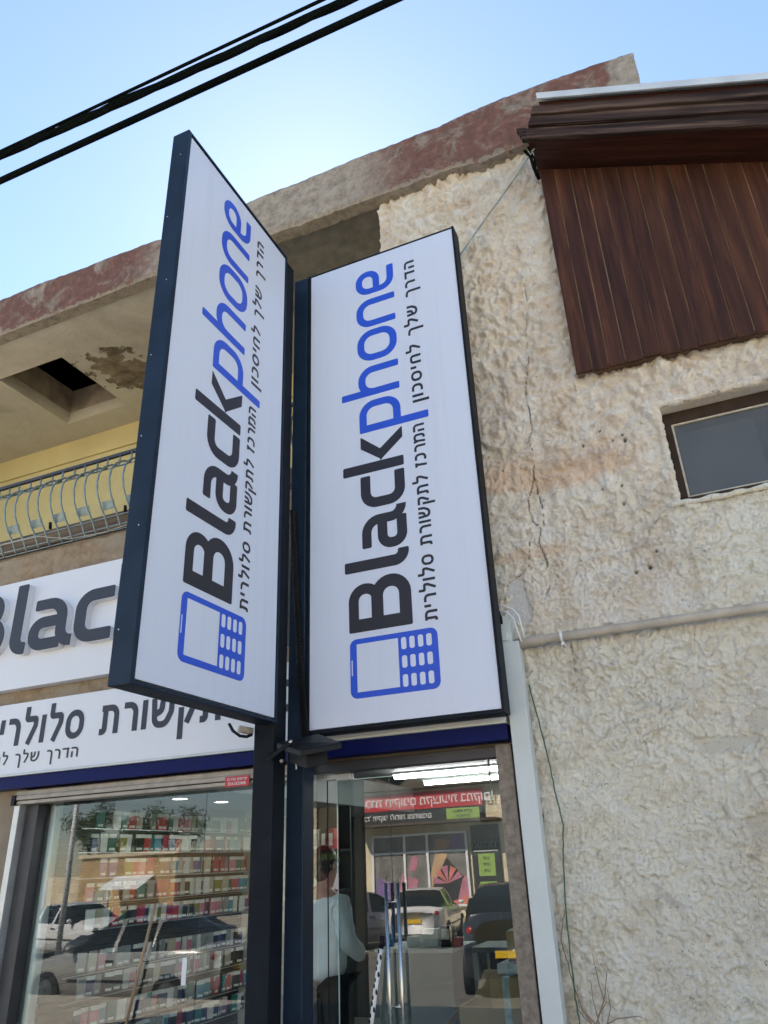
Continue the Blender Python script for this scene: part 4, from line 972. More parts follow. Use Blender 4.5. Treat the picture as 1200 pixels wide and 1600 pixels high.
# lamps
for i, (a, b_) in enumerate((((617, 1212), (786, 1200)), ((664, 1224), (786, 1213)))):
    y = 7.2 if i == 0 else 8.0; p = at(*a, y); q2 = at(*b_, y)
    t = empty('tube_light', (p[0], y, 2.38), ['long lit tube light, the upper one over the door', 'lit tube light, the lower one seen through the door'][i], 'tube light', 'tube lights in the shop')
    MB().tube([(p[0], y, 2.375), (q2[0] + .3, y, 2.375)], .02, 10).build('tube', M['tube'], t, sm=True); MB().box(p[0] - .02, q2[0] + .3, y - .03, y + .03, 2.397, 2.419).build('fitting', M['white'], t)
for i, (a, b_, zc_) in enumerate(((281, 1247, 2.148), (346, 1252, 2.148), (508, 1268, 2.148))):
    d = ROT @ np.array([a - 600, b_ - 800, FOC]); t = (zc_ - 1.6) / d[2]; p = (d[0] * t, d[1] * t, zc_)
    dl = empty('downlight', p, ['lit round ceiling downlight, left one above the case wall', 'lit round ceiling downlight nearest the left post', 'lit round ceiling downlight seen right of the posts'][i], 'downlight', 'ceiling downlights')
    b = MB(); cr = [(p[0] + .06 * math.cos(k * .3927), p[1] + .06 * math.sin(k * .3927), zc_ - .004) for k in range(16)]; b.add(cr, [tuple(range(16))[::-1]]); b.build('lens', M['lamp'], dl)
    MB().tube([(p[0] + .066 * math.cos(k * .3927), p[1] + .066 * math.sin(k * .3927), zc_ - .003) for k in range(16)], .007, 6, closed=True).build('rim', M['white'], dl, sm=True)
# counters
def interior_box(name, x0, x1, y0, y1, z0, z1, m_, label, cat, grp=None, top=None):
    r_ = empty(name, ((x0 + x1) / 2, (y0 + y1) / 2, z0), label, cat, grp); MB().box(x0, x1, y0, y1, z0, z1).build('body', m_, r_, bevel=.006)
    return r_
p = at(590, 1482, 6.0); q2 = at(705, 1482, 6.0)
ct = interior_box('counter', p[0], q2[0], 6.0, 6.5, .06, p[2] - .03, M['counter'], 'grey shop counter behind the glass door', 'counter')
MB().box(p[0] - .02, q2[0] + .02, 5.98, 6.55, p[2] - .028, p[2]).build('worktop', M['inwall'], ct, bevel=.004)
zc2 = p[2]
dk = empty('side_table', (-1.75, 6.8, .06), 'dark open table with pale legs behind the counter', 'table')
MB().box(-2.15, -1.25, 6.6, 7.1, .93, .97).build('tabletop', M['ingrey'], dk, bevel=.004)
for lx in (-2.12, -1.28):
    for ly in (6.63, 7.07): MB().box(lx - .03, lx + .03, ly - .03, ly + .03, .06, .93).build('leg', M['inwall'], dk)
MB().box(-2.1, -1.3, 6.95, 6.98, .5, .92).build('modesty_panel', M['darkwood'], dk)
goods = [(.04, .12, .10, 'bluegoods', 'blue bottle standing at the left end of the counter', 'bottle'), (.20, .10, .07, 'paper', 'small white carton at the left of the counter items', 'carton'), (.33, .13, .12, 'paper', 'white card reader box in the middle of the counter', 'box'),
         (.48, .08, .14, 'black', 'black payment terminal on the counter', 'terminal'), (.58, .05, .06, 'red', 'small red pack on the counter', 'pack')]
for dx, w_, h_, m_, lab, cat in goods:
    r_ = empty(cat.replace(' ', '_'), (p[0] + dx, 6.15, zc2), lab, cat, 'goods on the counter')
    if cat == 'bottle': MB().tube([(p[0] + dx, 6.15, zc2), (p[0] + dx, 6.15, zc2 + .13), (p[0] + dx, 6.15, zc2 + .15), (p[0] + dx, 6.15, zc2 + .18)], [.035, .035, .015, .014], 12).build('body', M[m_], r_, sm=True)
    else:
        MB().box(p[0] + dx, p[0] + dx + w_, 6.1, 6.2, zc2, zc2 + h_).build('body', M[m_], r_, bevel=.006)
    if cat == 'terminal': MB().hexa([(p[0] + dx + .01, 6.095, zc2 + .05), (p[0] + dx + .07, 6.095, zc2 + .05), (p[0] + dx + .07, 6.099, zc2 + .05), (p[0] + dx + .01, 6.099, zc2 + .05), (p[0] + dx + .01, 6.095, zc2 + .12), (p[0] + dx + .07, 6.095, zc2 + .12), (p[0] + dx + .07, 6.099, zc2 + .12), (p[0] + dx + .01, 6.099, zc2 + .12)]).build('screen', M['alu'], r_)
# cardboard boxes by the door pillar
def carton(px0, px1, pyt, pyb, y, dep, label, open_=False, tape=True, m_='card'):
    a = at(px0, pyt, y); b_ = at(px1, pyb, y); r_ = empty('cardboard_box', ((a[0] + b_[0]) / 2, y + dep / 2, b_[2]), label, 'cardboard box', 'cardboard boxes inside the door')
    MB().box(a[0], b_[0], y, y + dep, b_[2], a[2]).build('body', M[m_], r_, bevel=.004)
    if tape: MB().box((a[0] + b_[0]) / 2 - .02, (a[0] + b_[0]) / 2 + .02, y - .002, y + dep + .002, b_[2] + .001, a[2] + .002).build('tape', M['tape'], r_)
    return r_
carton(764, 830, 1527, 1680, 4.72, .35, 'large cardboard box with printed pale wrapping beside the door pillar')
bb = carton(790, 818, 1455, 1505, 4.95, .3, 'upright brown cardboard box, topmost of the pile by the pillar', tape=False)
carton(776, 822, 1506, 1526, 4.85, .32, 'flat carton of papers squeezed between the two boxes', tape=True, m_='paper')
a = at(716, 1560, 4.95); ob = empty('open_carton', (a[0] + .15, 5.1, .1), 'low open cardboard box with raised flaps behind the door', 'cardboard box', 'cardboard boxes inside the door')
x0, z0 = a[0], a[2]
MB().box(x0, x0 + .36, 4.95, 4.96, .1, z0 - .04).box(x0, x0 + .36, 5.25, 5.26, .1, z0 - .04).box(x0, x0 + .01, 4.96, 5.25, .1, z0 - .04).box(x0 + .35, x0 + .36, 4.96, 5.25, .1, z0 - .04).build('body', M['card'], ob)
MB().hexa([(x0, 5.25, z0 - .04), (x0 + .36, 5.25, z0 - .04), (x0 + .36, 5.26, z0 - .04), (x0, 5.26, z0 - .04), (x0 + .05, 5.36, z0 + .10), (x0 + .36, 5.36, z0 + .10), (x0 + .36, 5.37, z0 + .10), (x0 + .05, 5.37, z0 + .10)]).build('flap', M['card'], ob)
MB().hexa([(x0 - .12, 4.96, z0 - .16), (x0, 4.96, z0 - .045), (x0, 5.25, z0 - .045), (x0 - .12, 5.25, z0 - .16), (x0 - .12, 4.96, z0 - .155), (x0, 4.96, z0 - .039), (x0, 5.25, z0 - .039), (x0 - .12, 5.25, z0 - .155)]).build('flap', M['card'], ob)
a = at(793, 1440, 4.97); pb = MB().hexa([(a[0], 4.97, a[2] - .055), (a[0] + .11, 4.97, a[2] - .06), (a[0] + .11, 5.15, a[2] - .06), (a[0], 5.15, a[2] - .055), (a[0] - .01, 4.97, a[2] - .048), (a[0] + .12, 4.97, a[2] - .05), (a[0] + .12, 5.15, a[2] - .045), (a[0] - .01, 5.15, a[2] - .042)])
tag(pb.build('paper_stack', M['paper']), 'loose stack of white paper lying on the topmost cardboard box', 'paper')
# racks of boxed goods behind the person
rk = empty('display_rack', (-3.3, 6.6, .06), 'dark display rack of boxed goods behind the person', 'rack')
a = at(470, 1285, 6.4); b_ = at(530, 1285, 6.4)
MB().box(a[0], b_[0], 6.62, 6.64, .06, 2.1).build('back_panel', M['slat'], rk)
for z in (1.10, 1.42, 1.74): MB().box(a[0], b_[0], 6.42, 6.62, z - .02, z).build('shelf', M['darkalu'], rk)
proto = None; n_ = 0
for zi, z in enumerate((1.74, 1.42, 1.10)):
    for k in range(4):
        x = a[0] + .03 + k * .075
        if x > b_[0] - .06: continue
        o = MB().box(x, x + .06, 6.44, 6.52, z, z + .17).build('product_box', M['red' if (k + zi) % 3 == 0 else 'white' if (k + zi) % 3 == 1 else 'case_black'], bevel=.003)
        MB().box(x + .012, x + .048, 6.436, 6.439, z + .03, z + .13).build('window_label', M['white' if (k + zi) % 3 != 1 else 'case_grey'], o)
        tag(o, f"{['red', 'white', 'black'][(k + zi) % 3]} product box, {ordn[k]} from the left on the {['top', 'middle', 'lowest'][zi]} rack shelf", 'product box', 'boxed goods on the rack')
# ceiling gadget
a = at(770, 1262, 6.0); cg = empty('ceiling_camera', a, 'small white and black camera hanging from the ceiling by the blue wall', 'camera')
MB().tube([(a[0], 6.0, 2.42), (a[0], 6.0, a[2] + .04)], .008, 8).build('stem', M['white'], cg); MB().box(a[0] - .05, a[0] + .05, 5.93, 6.07, a[2] - .02, a[2] + .04).build('body', M['white'], cg, bevel=.01)
MB().box(a[0] - .09, a[0] + .06, 5.92, 6.08, a[2] - .10, a[2] - .03).build('dark_base', M['black'], cg, bevel=.01)
# poles
b = MB().tube([at(197, 1600, 4.47), at(220, 1505, 4.47), at(243, 1412, 4.47)], .011, 8)
tag(b.build('wooden_stick', M['stick'], sm=True), 'brown wooden pole leaning against the shop window', 'pole')
sp = empty('mop_handle', at(585, 1560, 4.40), 'white pole with black spiral flecks and black grip leaning by the door', 'pole')
p0 = np.array(at(575, 1640, 4.40)); p1 = np.array(at(595, 1482, 4.44)); p2 = np.array(at(598, 1462, 4.445))
MB().tube([tuple(p0), tuple(p1)], .013, 12).build('shaft', M['white'], sp, sm=True); MB().tube([tuple(p1), tuple(p2)], .015, 12).build('grip', M['black'], sp, sm=True)
b = MB()
for k in range(17):
    c = p0 + (p1 - p0) * (k + .5) / 17; an = k * 2.1; b.ball((c[0] + .010 * math.cos(an), c[1] - .009, c[2]), .007, .007, .014, 6, 5)
b.build('flecks', M['black'], sp)
a = at(603, 1372, 4.60); bz = MB()
bz.tube([(a[0] + .004 * math.sin(k), 4.60, a[2] - .155 + k * .031) for k in range(11)], [.022, .030, .034, .033, .035, .034, .035, .034, .035, .032, .020], 12)
tag(bz.build('bristle_brush', M['brush'], sm=True), 'dark brown bristle brush head standing behind the door handle', 'brush')

# ================================================================ THE PERSON IN THE SHOP
def person():
    root = empty('person', (0, 0, 0), 'person in a white shirt and black trousers standing with their back turned inside the shop', 'person')
    J = [(0, 0, .95), (0, .0, 1.10), (0, .01, 1.28), (0, .02, 1.42), (0, .02, 1.50), (0, -.01, 1.60), (0, -.015, 1.68),          # 0-6 pelvis..head
         (.17, .02, 1.40), (.24, .02, 1.16), (.20, -.19, 1.06), (-.17, .02, 1.40), (-.25, .03, 1.15), (-.22, -.16, 1.05),        # 7-12 arms
         (.09, 0, .88), (.10, -.01, .50), (.10, .03, .10), (-.09, 0, .88), (-.10, -.01, .50), (-.11, .03, .10),                  # 13-18 legs
         (.20, -.25, 1.06), (-.22, -.22, 1.06), (.11, -.12, .09), (-.12, -.12, .09)]
    E_ = [(0, 1), (1, 2), (2, 3), (3, 4), (4, 5), (5, 6), (3, 7), (7, 8), (8, 9), (3, 10), (10, 11), (11, 12), (0, 13), (13, 14), (14, 15), (0, 16), (16, 17), (17, 18), (9, 19), (12, 20), (15, 21), (18, 22)]
    rad = [(.16, .11), (.15, .105), (.165, .115), (.12, .09), (.055, .055), (.075, .09), (.07, .085), (.062, .06), (.046, .046), (.036, .036), (.062, .06), (.046, .046), (.036, .036),
           (.09, .09), (.062, .062), (.042, .042), (.09, .09), (.062, .062), (.042, .042), (.034, .02), (.034, .02), (.045, .035), (.045, .035)]
    def skin_obj(name, verts, edges, radii, mt, rooti=0, lvl=2):
        me = bpy.data.meshes.new(name); me.from_pydata(verts, edges, []); o = bpy.data.objects.new(name, me); C.objects.link(o)
        s = o.modifiers.new('skin', 'SKIN'); s.use_smooth_shade = True; me.skin_vertices or None
        if not me.skin_vertices:
            bm_ = None
        for i, r_ in enumerate(radii): me.skin_vertices[0].data[i].radius = r_
        me.skin_vertices[0].data[rooti].use_root = True
        ss = o.modifiers.new('sub', 'SUBSURF'); ss.levels = lvl; ss.render_levels = lvl
        dg = bpy.context.evaluated_depsgraph_get(); me2 = bpy.data.meshes.new_from_object(o.evaluated_get(dg)); bpy.data.objects.remove(o)
        o2 = bpy.data.objects.new(name, me2); C.objects.link(o2); me2.materials.clear(); me2.materials.append(mt); o2.parent = root; ORG[o2.name] = (0, 0, 0)
        me2.polygons.foreach_set('use_smooth', [True] * len(me2.polygons)); return o2
    try:
        body = skin_obj('body', J, E_, [(a_ * .72, b_ * .72) if i in (0, 1, 2, 13, 16) else (a_, b_) for i, (a_, b_) in enumerate(rad)], M['skin'])
        sj = [0, 1, 2, 3, 7, 8, 9, 10, 11, 12]; mp_ = {k: i for i, k in enumerate(sj)}
        shirt = skin_obj('shirt', [((0, 0, .87) if k == 0 else J[k]) if k not in (9, 12) else tuple(np.array(J[k]) * .94 + np.array(J[k - 1]) * .06) for k in sj], [(mp_[a_], mp_[b_]) for a_, b_ in E_ if a_ in mp_ and b_ in mp_],
                 [(rad[k][0] + .022, rad[k][1] + .022) for k in sj], M['shirt'], lvl=3)
        co_ = np.array([v.co for v in shirt.data.vertices]); no_ = np.array([v.normal for v in shirt.data.vertices])
        fold = .010 * (ridge(co_[:, 0] * 6 + co_[:, 1] * 3, co_[:, 2] * 9 + co_[:, 0] * 5, 81) - .5) + .005 * pnoise(co_[:, 0] * 18 + co_[:, 1] * 9, co_[:, 2] * 16, 82)
        co_ += no_ * fold[:, None]; shirt.data.vertices.foreach_set('co', co_.reshape(-1).astype(np.float32)); shirt.data.update()
        tj = [0, 13, 14, 15, 16, 17, 18]; mt_ = {k: i for i, k in enumerate(tj)}
        tr_ = skin_obj('trousers', [((0, 0, 1.01) if k == 0 else J[k]) for k in tj], [(mt_[a_], mt_[b_]) for a_, b_ in E_ if a_ in mt_ and b_ in mt_], [(rad[k][0] + .016, rad[k][1] + .02) for k in tj], M['trouser'])
    except Exception as ex:
        print('person failed', ex); raise
    hd = (0, -.015, 1.665)
    b = MB().ball((0, 0.018, 1.69), .088, .102, .108, 20, 12).ball((0, .052, 1.625), .074, .062, .085, 16, 10); b.build('hair', M['hair'], root, sm=True)
    b = MB().ball((.078, -.015, 1.655), .012, .022, .032, 8, 6).ball((-.078, -.015, 1.655), .012, .022, .032, 8, 6); b.build('ears', M['skin'], root, sm=True)
    f = MB().ball((0, -.105, 1.645), .014, .022, .022, 8, 6); f.build('nose', M['skin'], root, sm=True)
    MB().ball((.032, -.098, 1.675), .013, .008, .008, 8, 6).ball((-.032, -.098, 1.675), .013, .008, .008, 8, 6).build('eyes', M['ink'], root, sm=True)
    MB().box(-.024, .024, -.106, -.098, 1.600, 1.608).build('mouth', M['salmon'], root, bevel=.003)
    for sx in (1, -1):                                          # five separate fingers on each hand
        c = np.array(J[19] if sx > 0 else J[20]); b = MB()
        for k in range(4):
            ox = (-.027 + .018 * k); ln = (.070, .080, .075, .058)[k]
            b.tube([(c[0] + ox, c[1] - .015, c[2]), (c[0] + ox, c[1] - .015 - ln * .5, c[2] - .004), (c[0] + ox, c[1] - .015 - ln * .8, c[2] - .022), (c[0] + ox, c[1] - .015 - ln * .85, c[2] - .040)], [.0095, .009, .0085, .006], 8)
        b.tube([(c[0] - sx * .03, c[1] + .03, c[2] - .005), (c[0] - sx * .052, c[1] + .0, c[2] - .012), (c[0] - sx * .055, c[1] - .03, c[2] - .022)], [.011, .010, .007], 8)
        b.build('fingers', M['skin'], root, sm=True)
        MB().box(c[0] * .5 - .045 + (.0 if sx > 0 else 0), c[0] * .5 + .045, -.20, .08, 0.0, .075).build('shoe', M['black'], root, bevel=.02)
    return root
pr = person(); a = at(516, 1440, 5.3); pr.scale = (.96, .96, .955); pr.location = (a[0] - .03, 5.3, .03); pr.rotation_euler = (0, 0, R(160))

# ================================================================ ACROSS THE STREET (seen in the glass, but for one added facade)
YO = 2 * YG - 20.0                                              # opposite shop front
def opp(px, py, yv): p = at(px, py, yv); return p[0], p[2]       # x and z of something seen mirrored at virtual depth yv
os_ = empty('opposite_shop', (-7.5, YO, 0), 'sunlit phone shop across the street with red banner and poster windows', 'building')
mo = lambda cx, cz, off=.0: (lambda u, v, d: (cx - u, YO + .06 + off + d, cz + v))
def oq(name, x0, x1, z0, z1, d0, d1, m_, par=os_, bev=0): return MB().box(x0, x1, YO + d0, YO + d1, z0, z1).build(name, m_, par, bevel=bev)
oq('wall', -11.2, -3.0, 0, 3.4, -.6, 0, M['cream']); oq('upper_wall', -11.2, -3.0, 3.405, 6.2, -.6, .25, M['brownwall'])
oq('canopy', -9.4, -5.4, 2.50, 2.56, .01, .65, M['brownwall'])
bn = oq('banner', -9.3, -5.85, 2.90, 3.32, .01, .10, M['red']); font_text('מעבדת תיקונים מקצועית במקום!'[::-1], .30, mo(-7.55, 3.10, .045), M['white'], bn)
b2 = oq('sub_banner', -9.3, -5.85, 2.57, 2.895, .01, .09, M['signblack']); font_text('לכל תיקוני לוחות ומחשבים'[::-1], .19, mo(-8.3, 2.73, .035), M['white'], b2)
oq('lime_label', -6.85, -5.95, 2.60, 2.86, .091, .096, M['lime'], b2)
font_text('עמדת תיקון'[::-1], .11, mo(-6.4, 2.78, .04), M['signblack'], b2); font_text('מכשירים'[::-1], .11, mo(-6.4, 2.66, .04), M['signblack'], b2)
lb = oq('left_sign', -10.6, -9.45, 1.50, 2.30, .01, .08, M['signblack']); oq('red_band', -10.58, -9.47, 2.02, 2.28, .081, .086, M['red'], lb); font_text('שירות במקום'[::-1], .17, mo(-10.03, 2.15, .03), M['white'], lb)
oq('lime_band', -10.58, -9.47, 1.78, 1.94, .081, .086, M['lime'], lb); font_text('054-71213', .17, mo(-10.03, 1.62, .025), M['white'], lb)
lp = oq('left_poster', -10.6, -9.35, .55, 1.42, .01, .05, M['pink']); oq('yellow_shape', -10.0, -9.5, .95, 1.38, .051, .055, M['gold'], lp)
win_ = oq('poster_window', -9.02, -6.35, .6, 2.3, .01, .04, M['greyposter'])
b = MB()
for xx in (-9.02, -8.1, -7.45, -6.38): b.box(xx - .03, xx + .03, YO + .041, YO + .08, .6, 2.3)
for zz in (.6, 1.85, 2.28): b.box(-9.0, -6.36, YO + .042, YO + .075, zz - .025, zz + .025)
b.build('frame', M['white'], win_)
def poly(pts, m_, d, par, name='print'): MB().prism([(x, z) for x, z in pts], lambda u, v, dd: (u, YO + dd, v), d, d + .002).build(name, m_, par)
poly([(-7.4, .65), (-6.42, .65), (-6.42, 1.15), (-7.0, 1.75), (-7.4, 1.45)], M['signblack'], .043, win_); cx_, cz_ = -6.95, 1.1
for k in range(5): a0 = R(20 + k * 34); a1 = a0 + R(24); poly([(cx_, cz_), (cx_ + .42 * math.cos(a0), cz_ + .42 * math.sin(a0)), (cx_ + .42 * math.cos(a1), cz_ + .42 * math.sin(a1))], M['salmon' if k % 2 else 'pink'], .046, win_)
poly([(-8.35, .7), (-7.9, .7), (-7.75, 1.2), (-8.2, 1.35)], M['pink'], .046, win_); poly([(-8.0, 1.4), (-7.8, 1.4), (-7.7, 1.75), (-7.9, 1.75)], M['pink'], .046, win_)
poly([(-7.3, 1.9), (-6.9, 1.9), (-6.8, 2.1), (-7.2, 2.15)], M['skin'], .043, win_); poly([(-6.8, 1.9), (-6.5, 1.9), (-6.5, 2.2), (-6.75, 2.2)], M['case_purple'], .043, win_)
for (rx_, rz_, rr2) in ((-8.55, 1.45, .30), (-8.3, 1.1, .42), (-8.5, 1.2, .16)):
    MB().tube([(rx_ + rr2 * math.cos(a_), YO + .05, rz_ + rr2 * math.sin(a_)) for a_ in np.linspace(0, 2 * math.pi, 25)[:-1]], .006, 4, closed=True).build('ring_print', M['pipe'], win_)
poly([(-7.42, 1.3), (-7.42, .95), (-6.9, 1.80), (-7.25, 1.80)], M['card'], .0445, win_); poly([(-6.75, .65), (-6.42, .65), (-6.42, .72), (-6.42, 1.3), (-6.55, 1.2)], M['pink'], .0450, win_)
poly([(-9.0, .65), (-8.5, .65), (-8.4, 1.1), (-8.9, 1.3)], M['case_purple'], .0445, win_)
poly([(-7.05, .62), (-6.40, .62), (-6.40, .85)], M['salmon'], .048, win_)
rs = oq('side_sign', -6.25, -5.5, .55, 2.42, .01, .06, M['signblack']); font_text('עולם'[::-1], .24, mo(-5.88, 2.20, .0), M['red'], rs); font_text('הסלולר'[::-1], .24, mo(-5.88, 1.95, .0), M['white'], rs)
oq('lime_panel', -6.1, -5.65, 1.25, 1.75, .061, .066, M['lime'], rs); oq('lime_panel', -6.1, -5.65, .65, 1.12, .061, .066, M['lime'], rs); oq('white_rule', -6.2, -5.55, 1.80, 1.83, .061, .066, M['white'], rs)
for k in range(3): font_text('תיקון'[::-1], .09, mo(-5.88, 1.65 - k * .14, .01), M['signblack'], rs)
os_.scale = (1.4,) * 3; os_.location = (-7.5 * 1.4, 2 * YG - 28, 1.6 - 1.4 * 1.6)
nh = empty('bounce_facade', (8, 2 * YG - 28, -.6), 'unseen pale two-storey house, added to bounce sunlight, right of the phone shop', 'building')  # unseen house, added so its sunlit front bounces warm light back
MB().box(-3.6, 26, 2 * YG - 36, 2 * YG - 28, -.6, 5.8).build('wall', M['cream'], nh); MB().box(-3.7, 26.1, 2 * YG - 36, 2 * YG - 27.7, 5.802, 6.0).build('roof_edge', M['white'], nh)
for k in range(8):
    for zz in (.6, 3.4):
        xx = -1.5 + k * 3.4; w_ = MB().box(xx, xx + 1.3, 2 * YG - 27.995, 2 * YG - 27.95, zz, zz + 1.4).build('window', M['white'], nh); MB().box(xx + .08, xx + 1.22, 2 * YG - 27.948, 2 * YG - 27.94, zz + .08, zz + 1.32).build('pane', M['carglass'], w_)
# tan walled house with awning
YT = 2 * YG - 24.0; x0, x1 = opp(130, 1340, 24)[0], opp(278, 1335, 24)[0]; zt_ = opp(200, 1338, 24)[1]
th = empty('tan_house', ((x0 + x1) / 2, YT, 0), 'low sunlit tan rendered house across the street with a white awning', 'building')
MB().box(x0, x1, YT - 5, YT, 0, zt_).build('wall', M['tan'], th); MB().box(x0 - .1, x1 + .1, YT - 5, YT + .08, zt_ + .002, zt_ + .12).build('roof_edge', M['cream'], th)
a = opp(183, 1375, 24); b_ = opp(242, 1392, 24)
MB().hexa([(a[0], YT + .01, a[1] + .1), (b_[0], YT + .01, a[1] + .1), (b_[0], YT + .03, a[1] + .1), (a[0], YT + .03, a[1] + .1), (a[0], YT + .01, a[1] + .14), (b_[0], YT + .01, a[1] + .14), (b_[0], YT + .9, a[1] - .3), (a[0], YT + .9, a[1] - .3)]).build('awning', M['white'], th)
MB().box(x0 - 1.6, x0 - .02, YT - 3, YT - .1, 0, zt_ - .6).build('annex', M['cream'], th)
MB().box(x0 + .6, x0 + 1.5, YT + .01, YT + .04, .2, 1.1).build('door', M['pipe'], th)
th.scale = (1.42,) * 3; th.location = ((x0 + x1) / 2 * 1.42, 2 * YG - 34, 1.6 - 1.42 * 1.6)
def tree(name, x, y, h, r_, label):
    t = empty(name, (x, y, 0), label, 'tree', 'trees behind the tan house')
    b = MB().tube([(x, y, 0), (x + .08, y, h * .35), (x - .05, y + .05, h * .6), (x, y, h * .85)], [.16, .12, .08, .03], 8)
    for k in range(5): a_ = k * 1.3; b.tube([(x, y, h * (.35 + .08 * k)), (x + .6 * r_ * math.cos(a_), y + .6 * r_ * math.sin(a_), h * (.6 + .07 * k))], [.06, .015], 6)
    b.build('trunk', M['bark'], t)
    n = 2600; dirs = rng.normal(size=(n, 3)); dirs /= np.linalg.norm(dirs, axis=1)[:, None]; cl = rng.normal(size=(14, 3)) * np.array([.55, .55, .35]) * r_
    cen = np.array([x, y, h * .75]) + cl[rng.integers(0, 14, n)]; P = cen + dirs * (rng.random((n, 1)) ** .5) * r_ * .42
    b = MB(); vs = []; fs = []
    for i in range(n):
        u = Vector(rng.normal(size=3)).normalized(); w_ = u.cross(Vector(rng.normal(size=3))).normalized(); s_ = .05 + .07 * rng.random(); p = Vector(P[i])
        k = len(vs); vs += [p - u * s_, p + w_ * s_ * .5, p + u * s_, p - w_ * s_ * .5]; fs.append((k, k + 1, k + 2, k + 3))
    b.add(vs, fs); b.build('crown', M['leaf'], t)
for i, (px, h, r_, lab) in enumerate(((165, 3.9, 1.1, 'small dark tree behind the left end of the tan house'), (205, 3.7, 1.3, 'wide dark tree behind the middle of the tan house'), (240, 4.3, 1.5, 'tallest dark tree behind the right end of the tan house'), (120, 4.2, 1.3, 'dark tree left of the tan house annex'))):
    tree('street_tree', opp(px, 1300, 42)[0], 2 * YG - 42 - 1.5, h * 1.45, r_ * 1.35, lab)
up_ = empty('utility_pole', (opp(102, 1400, 15)[0], 2 * YG - 15, 0), 'slim pale pole beside the parked cars across the street', 'pole')
xx = opp(102, 1400, 15)[0]; MB().tube([(xx, 2 * YG - 15, -.14), (xx, 2 * YG - 15, 5.2)], [.07, .05], 10).build('shaft', M['white'], up_, sm=True); MB().box(xx - .5, xx + .5, 2 * YG - 15.05, 2 * YG - 14.95, 4.9, 5.0).build('cross_arm', M['pipe'], up_)


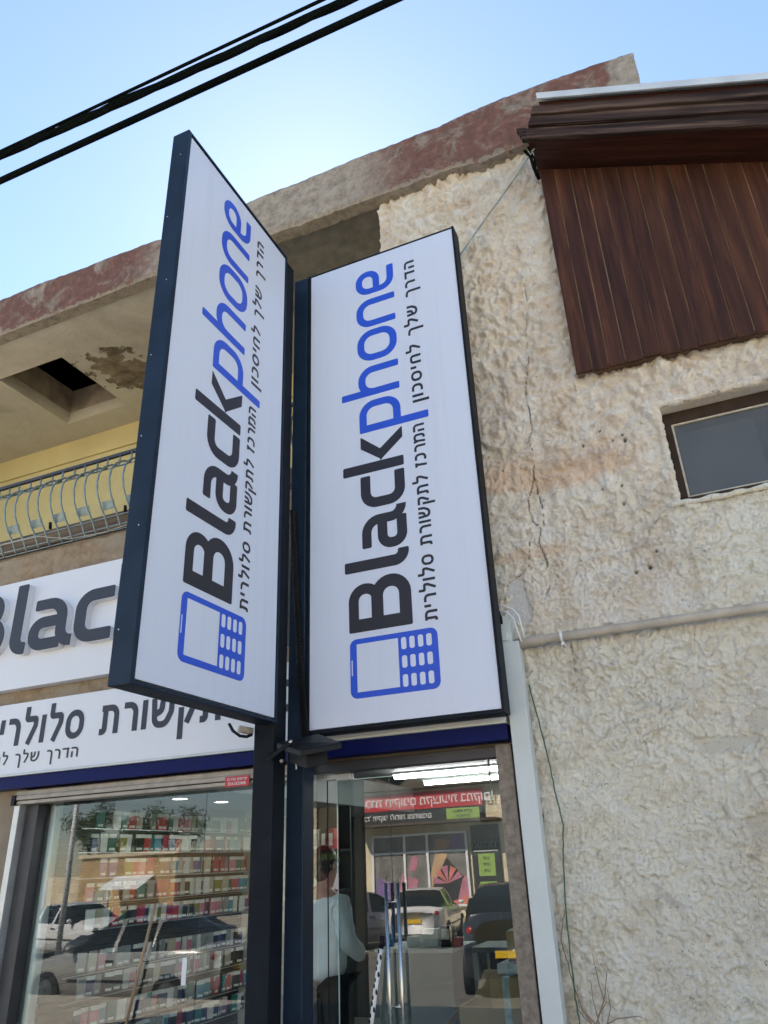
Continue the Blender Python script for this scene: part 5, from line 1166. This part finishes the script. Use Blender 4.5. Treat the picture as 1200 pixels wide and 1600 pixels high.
def make_car(paint, label, suv=False):
    r_ = empty('parked_car', (0, 0, 0), label, 'car', 'cars parked along the street')
    dz = .18 if suv else 0
    #        x     low  sill  belt  roof   w     wb    wr
    st_ = [(-2.18, .34, .46, .60, .62, .55, .52, .40), (-2.08, .24, .40, .68, .71, .74, .70, .55), (-1.75, .20, .40, .78, .82, .84, .80, .62), (-1.05, .19, .40, .90, .96, .88, .85, .70),
           (-.92, .19, .40, .92, 1.02, .88, .85, .69), (-.22, .19, .40, .93, 1.40, .89, .86, .60), (.05, .19, .40, .935, 1.45, .89, .86, .61), (.13, .19, .40, .935, 1.455, .89, .86, .61), (.80, .19, .40, .95, 1.43, .89, .86, .60),
           (.90, .19, .40, .95, 1.41, .89, .86, .60), (1.30, .19, .40, .97, 1.26, .88, .84, .58), (1.75, .22, .42, .99, 1.03, .86, .80, .62), (2.05, .26, .44, .97, .99, .80, .74, .58), (2.16, .36, .50, .88, .90, .62, .58, .45)]
    if suv: st_ = [(a, b_ + .05, c + .08, d + dz, (e + dz + .1 if e > 1.1 or a > 1.2 else e + dz), f, g_, h_) if a < 1.3 or a > 2.1 else (a, b_ + .05, c + .08, d + dz, max(e + dz, 1.55 if a < 1.9 else 1.3), f, g_, h_ + .08) for a, b_, c, d, e, f, g_, h_ in st_]
    rings = []
    for x, lo_, si, be, ro, w_, wb, wr in st_:
        h = [(0, lo_), (w_ * .85, lo_), (w_ * .97, lo_ + .06), (w_, si + .1), (w_ * .985, be - .06), (wb, be), (wr, ro - .03), (wr * .7, ro), (0, ro + .012)]
        rings.append([(x, y, z) for y, z in h] + [(x, -y, z) for y, z in h[-2:0:-1]])
    n = len(rings[0]); body = MB(); gls = MB(); vs = [p for g_ in rings for p in g_]; bf = []; gf = []
    for i in range(len(rings) - 1):
        for j in range(n):
            a = i * n + j; b_ = i * n + (j + 1) % n; f = (a, b_, b_ + n, a + n); side = j in (5, n - 6); top = j in (6, 7, n - 8, n - 7)
            xa = st_[i][0]; rise = st_[i + 1][4] - st_[i][4]
            cabin = min(st_[i][4] - st_[i][3], st_[i + 1][4] - st_[i + 1][3])
            if (side and max(st_[i][4] - st_[i][3], st_[i + 1][4] - st_[i + 1][3]) > .2 and not (.04 < xa < .10) and not (.79 < xa < .85)) or (top and abs(rise) > .13 and xa > -1.0): gf.append(f)
            else: bf.append(f)
    bf += [tuple(range(n)), tuple(range((len(rings) - 1) * n, len(rings) * n))[::-1]]
    body.add(vs, bf).build('body', paint, r_, sm=True); gls.add(vs, gf).build('windows', M['carglass'], r_)
    for wx_ in (-1.35, 1.32):
        for sy in (-1, 1):
            w_ = MB().tube([(wx_, sy * .70, .32), (wx_, sy * .905, .32)], .325, 22).build('wheel', M['tyre'], r_)
            MB().tube([(wx_, sy * .90, .32), (wx_, sy * .915, .32)], .205, 18).build('rim', M['rim'], w_)
    for sy in (-1, 1):
        MB().ball((-2.02, sy * .60, .66 + dz), .10, .14, .055).build('headlight', M['headlamp'], r_, sm=True); MB().ball((2.06, sy * .64, .86 + dz), .07, .12, .08).build('tail_light', M['tail'], r_, sm=True)
        MB().ball((-.80, sy * .96, 1.0 + dz), .06, .09, .06).build('mirror', paint, r_, sm=True); MB().box(-.05, .12, sy * .895 - .008, sy * .895 + .008, .80 + dz, .825 + dz).build('door_handle', M['darkalu'], r_); MB().box(-.86, .9, sy * .886 - .01, sy * .886 + .01, .50, .54).build('side_strip', M['darkalu'], r_)
    MB().box(-2.205, -2.185, -.26, .26, .42, .53).build('licence_plate', M['plate'], r_); MB().box(2.165, 2.185, -.26, .26, .62, .73).build('licence_plate', M['plate'], r_)
    MB().box(-2.19, -2.17, -.30, .30, .56 + dz, .64 + dz).build('grille', M['black'], r_, bevel=.01)
    return r_
KX = -.55
def place(c, px, yv, rz):
    c.location = (opp(px, 1450, yv)[0], 2 * YG - yv, KX); c.rotation_euler = (0, 0, R(rz)); return c
place(make_car(M['silver'], 'large silver car parked close by the kerb, mirrored in the shop window'), 225, 12.7, 0)
place(make_car(M['whitecar'], 'white car with its yellow plate towards the shop, across the street'), 668, 24.0, 80)
place(make_car(M['greycar'], 'grey sedan parked side on in front of the opposite shop'), 572, 22.5, 140)
place(make_car(M['darkcar'], 'dark high car parked at the right before the opposite shop', True), 805, 16.5, 78)
place(make_car(M['darkcar'], 'dark sedan parked beyond the silver car'), 235, 16.5, 6)
place(make_car(M['whitecar'], 'white car with red tail light parked before the tan house'), 122, 20.0, 188)
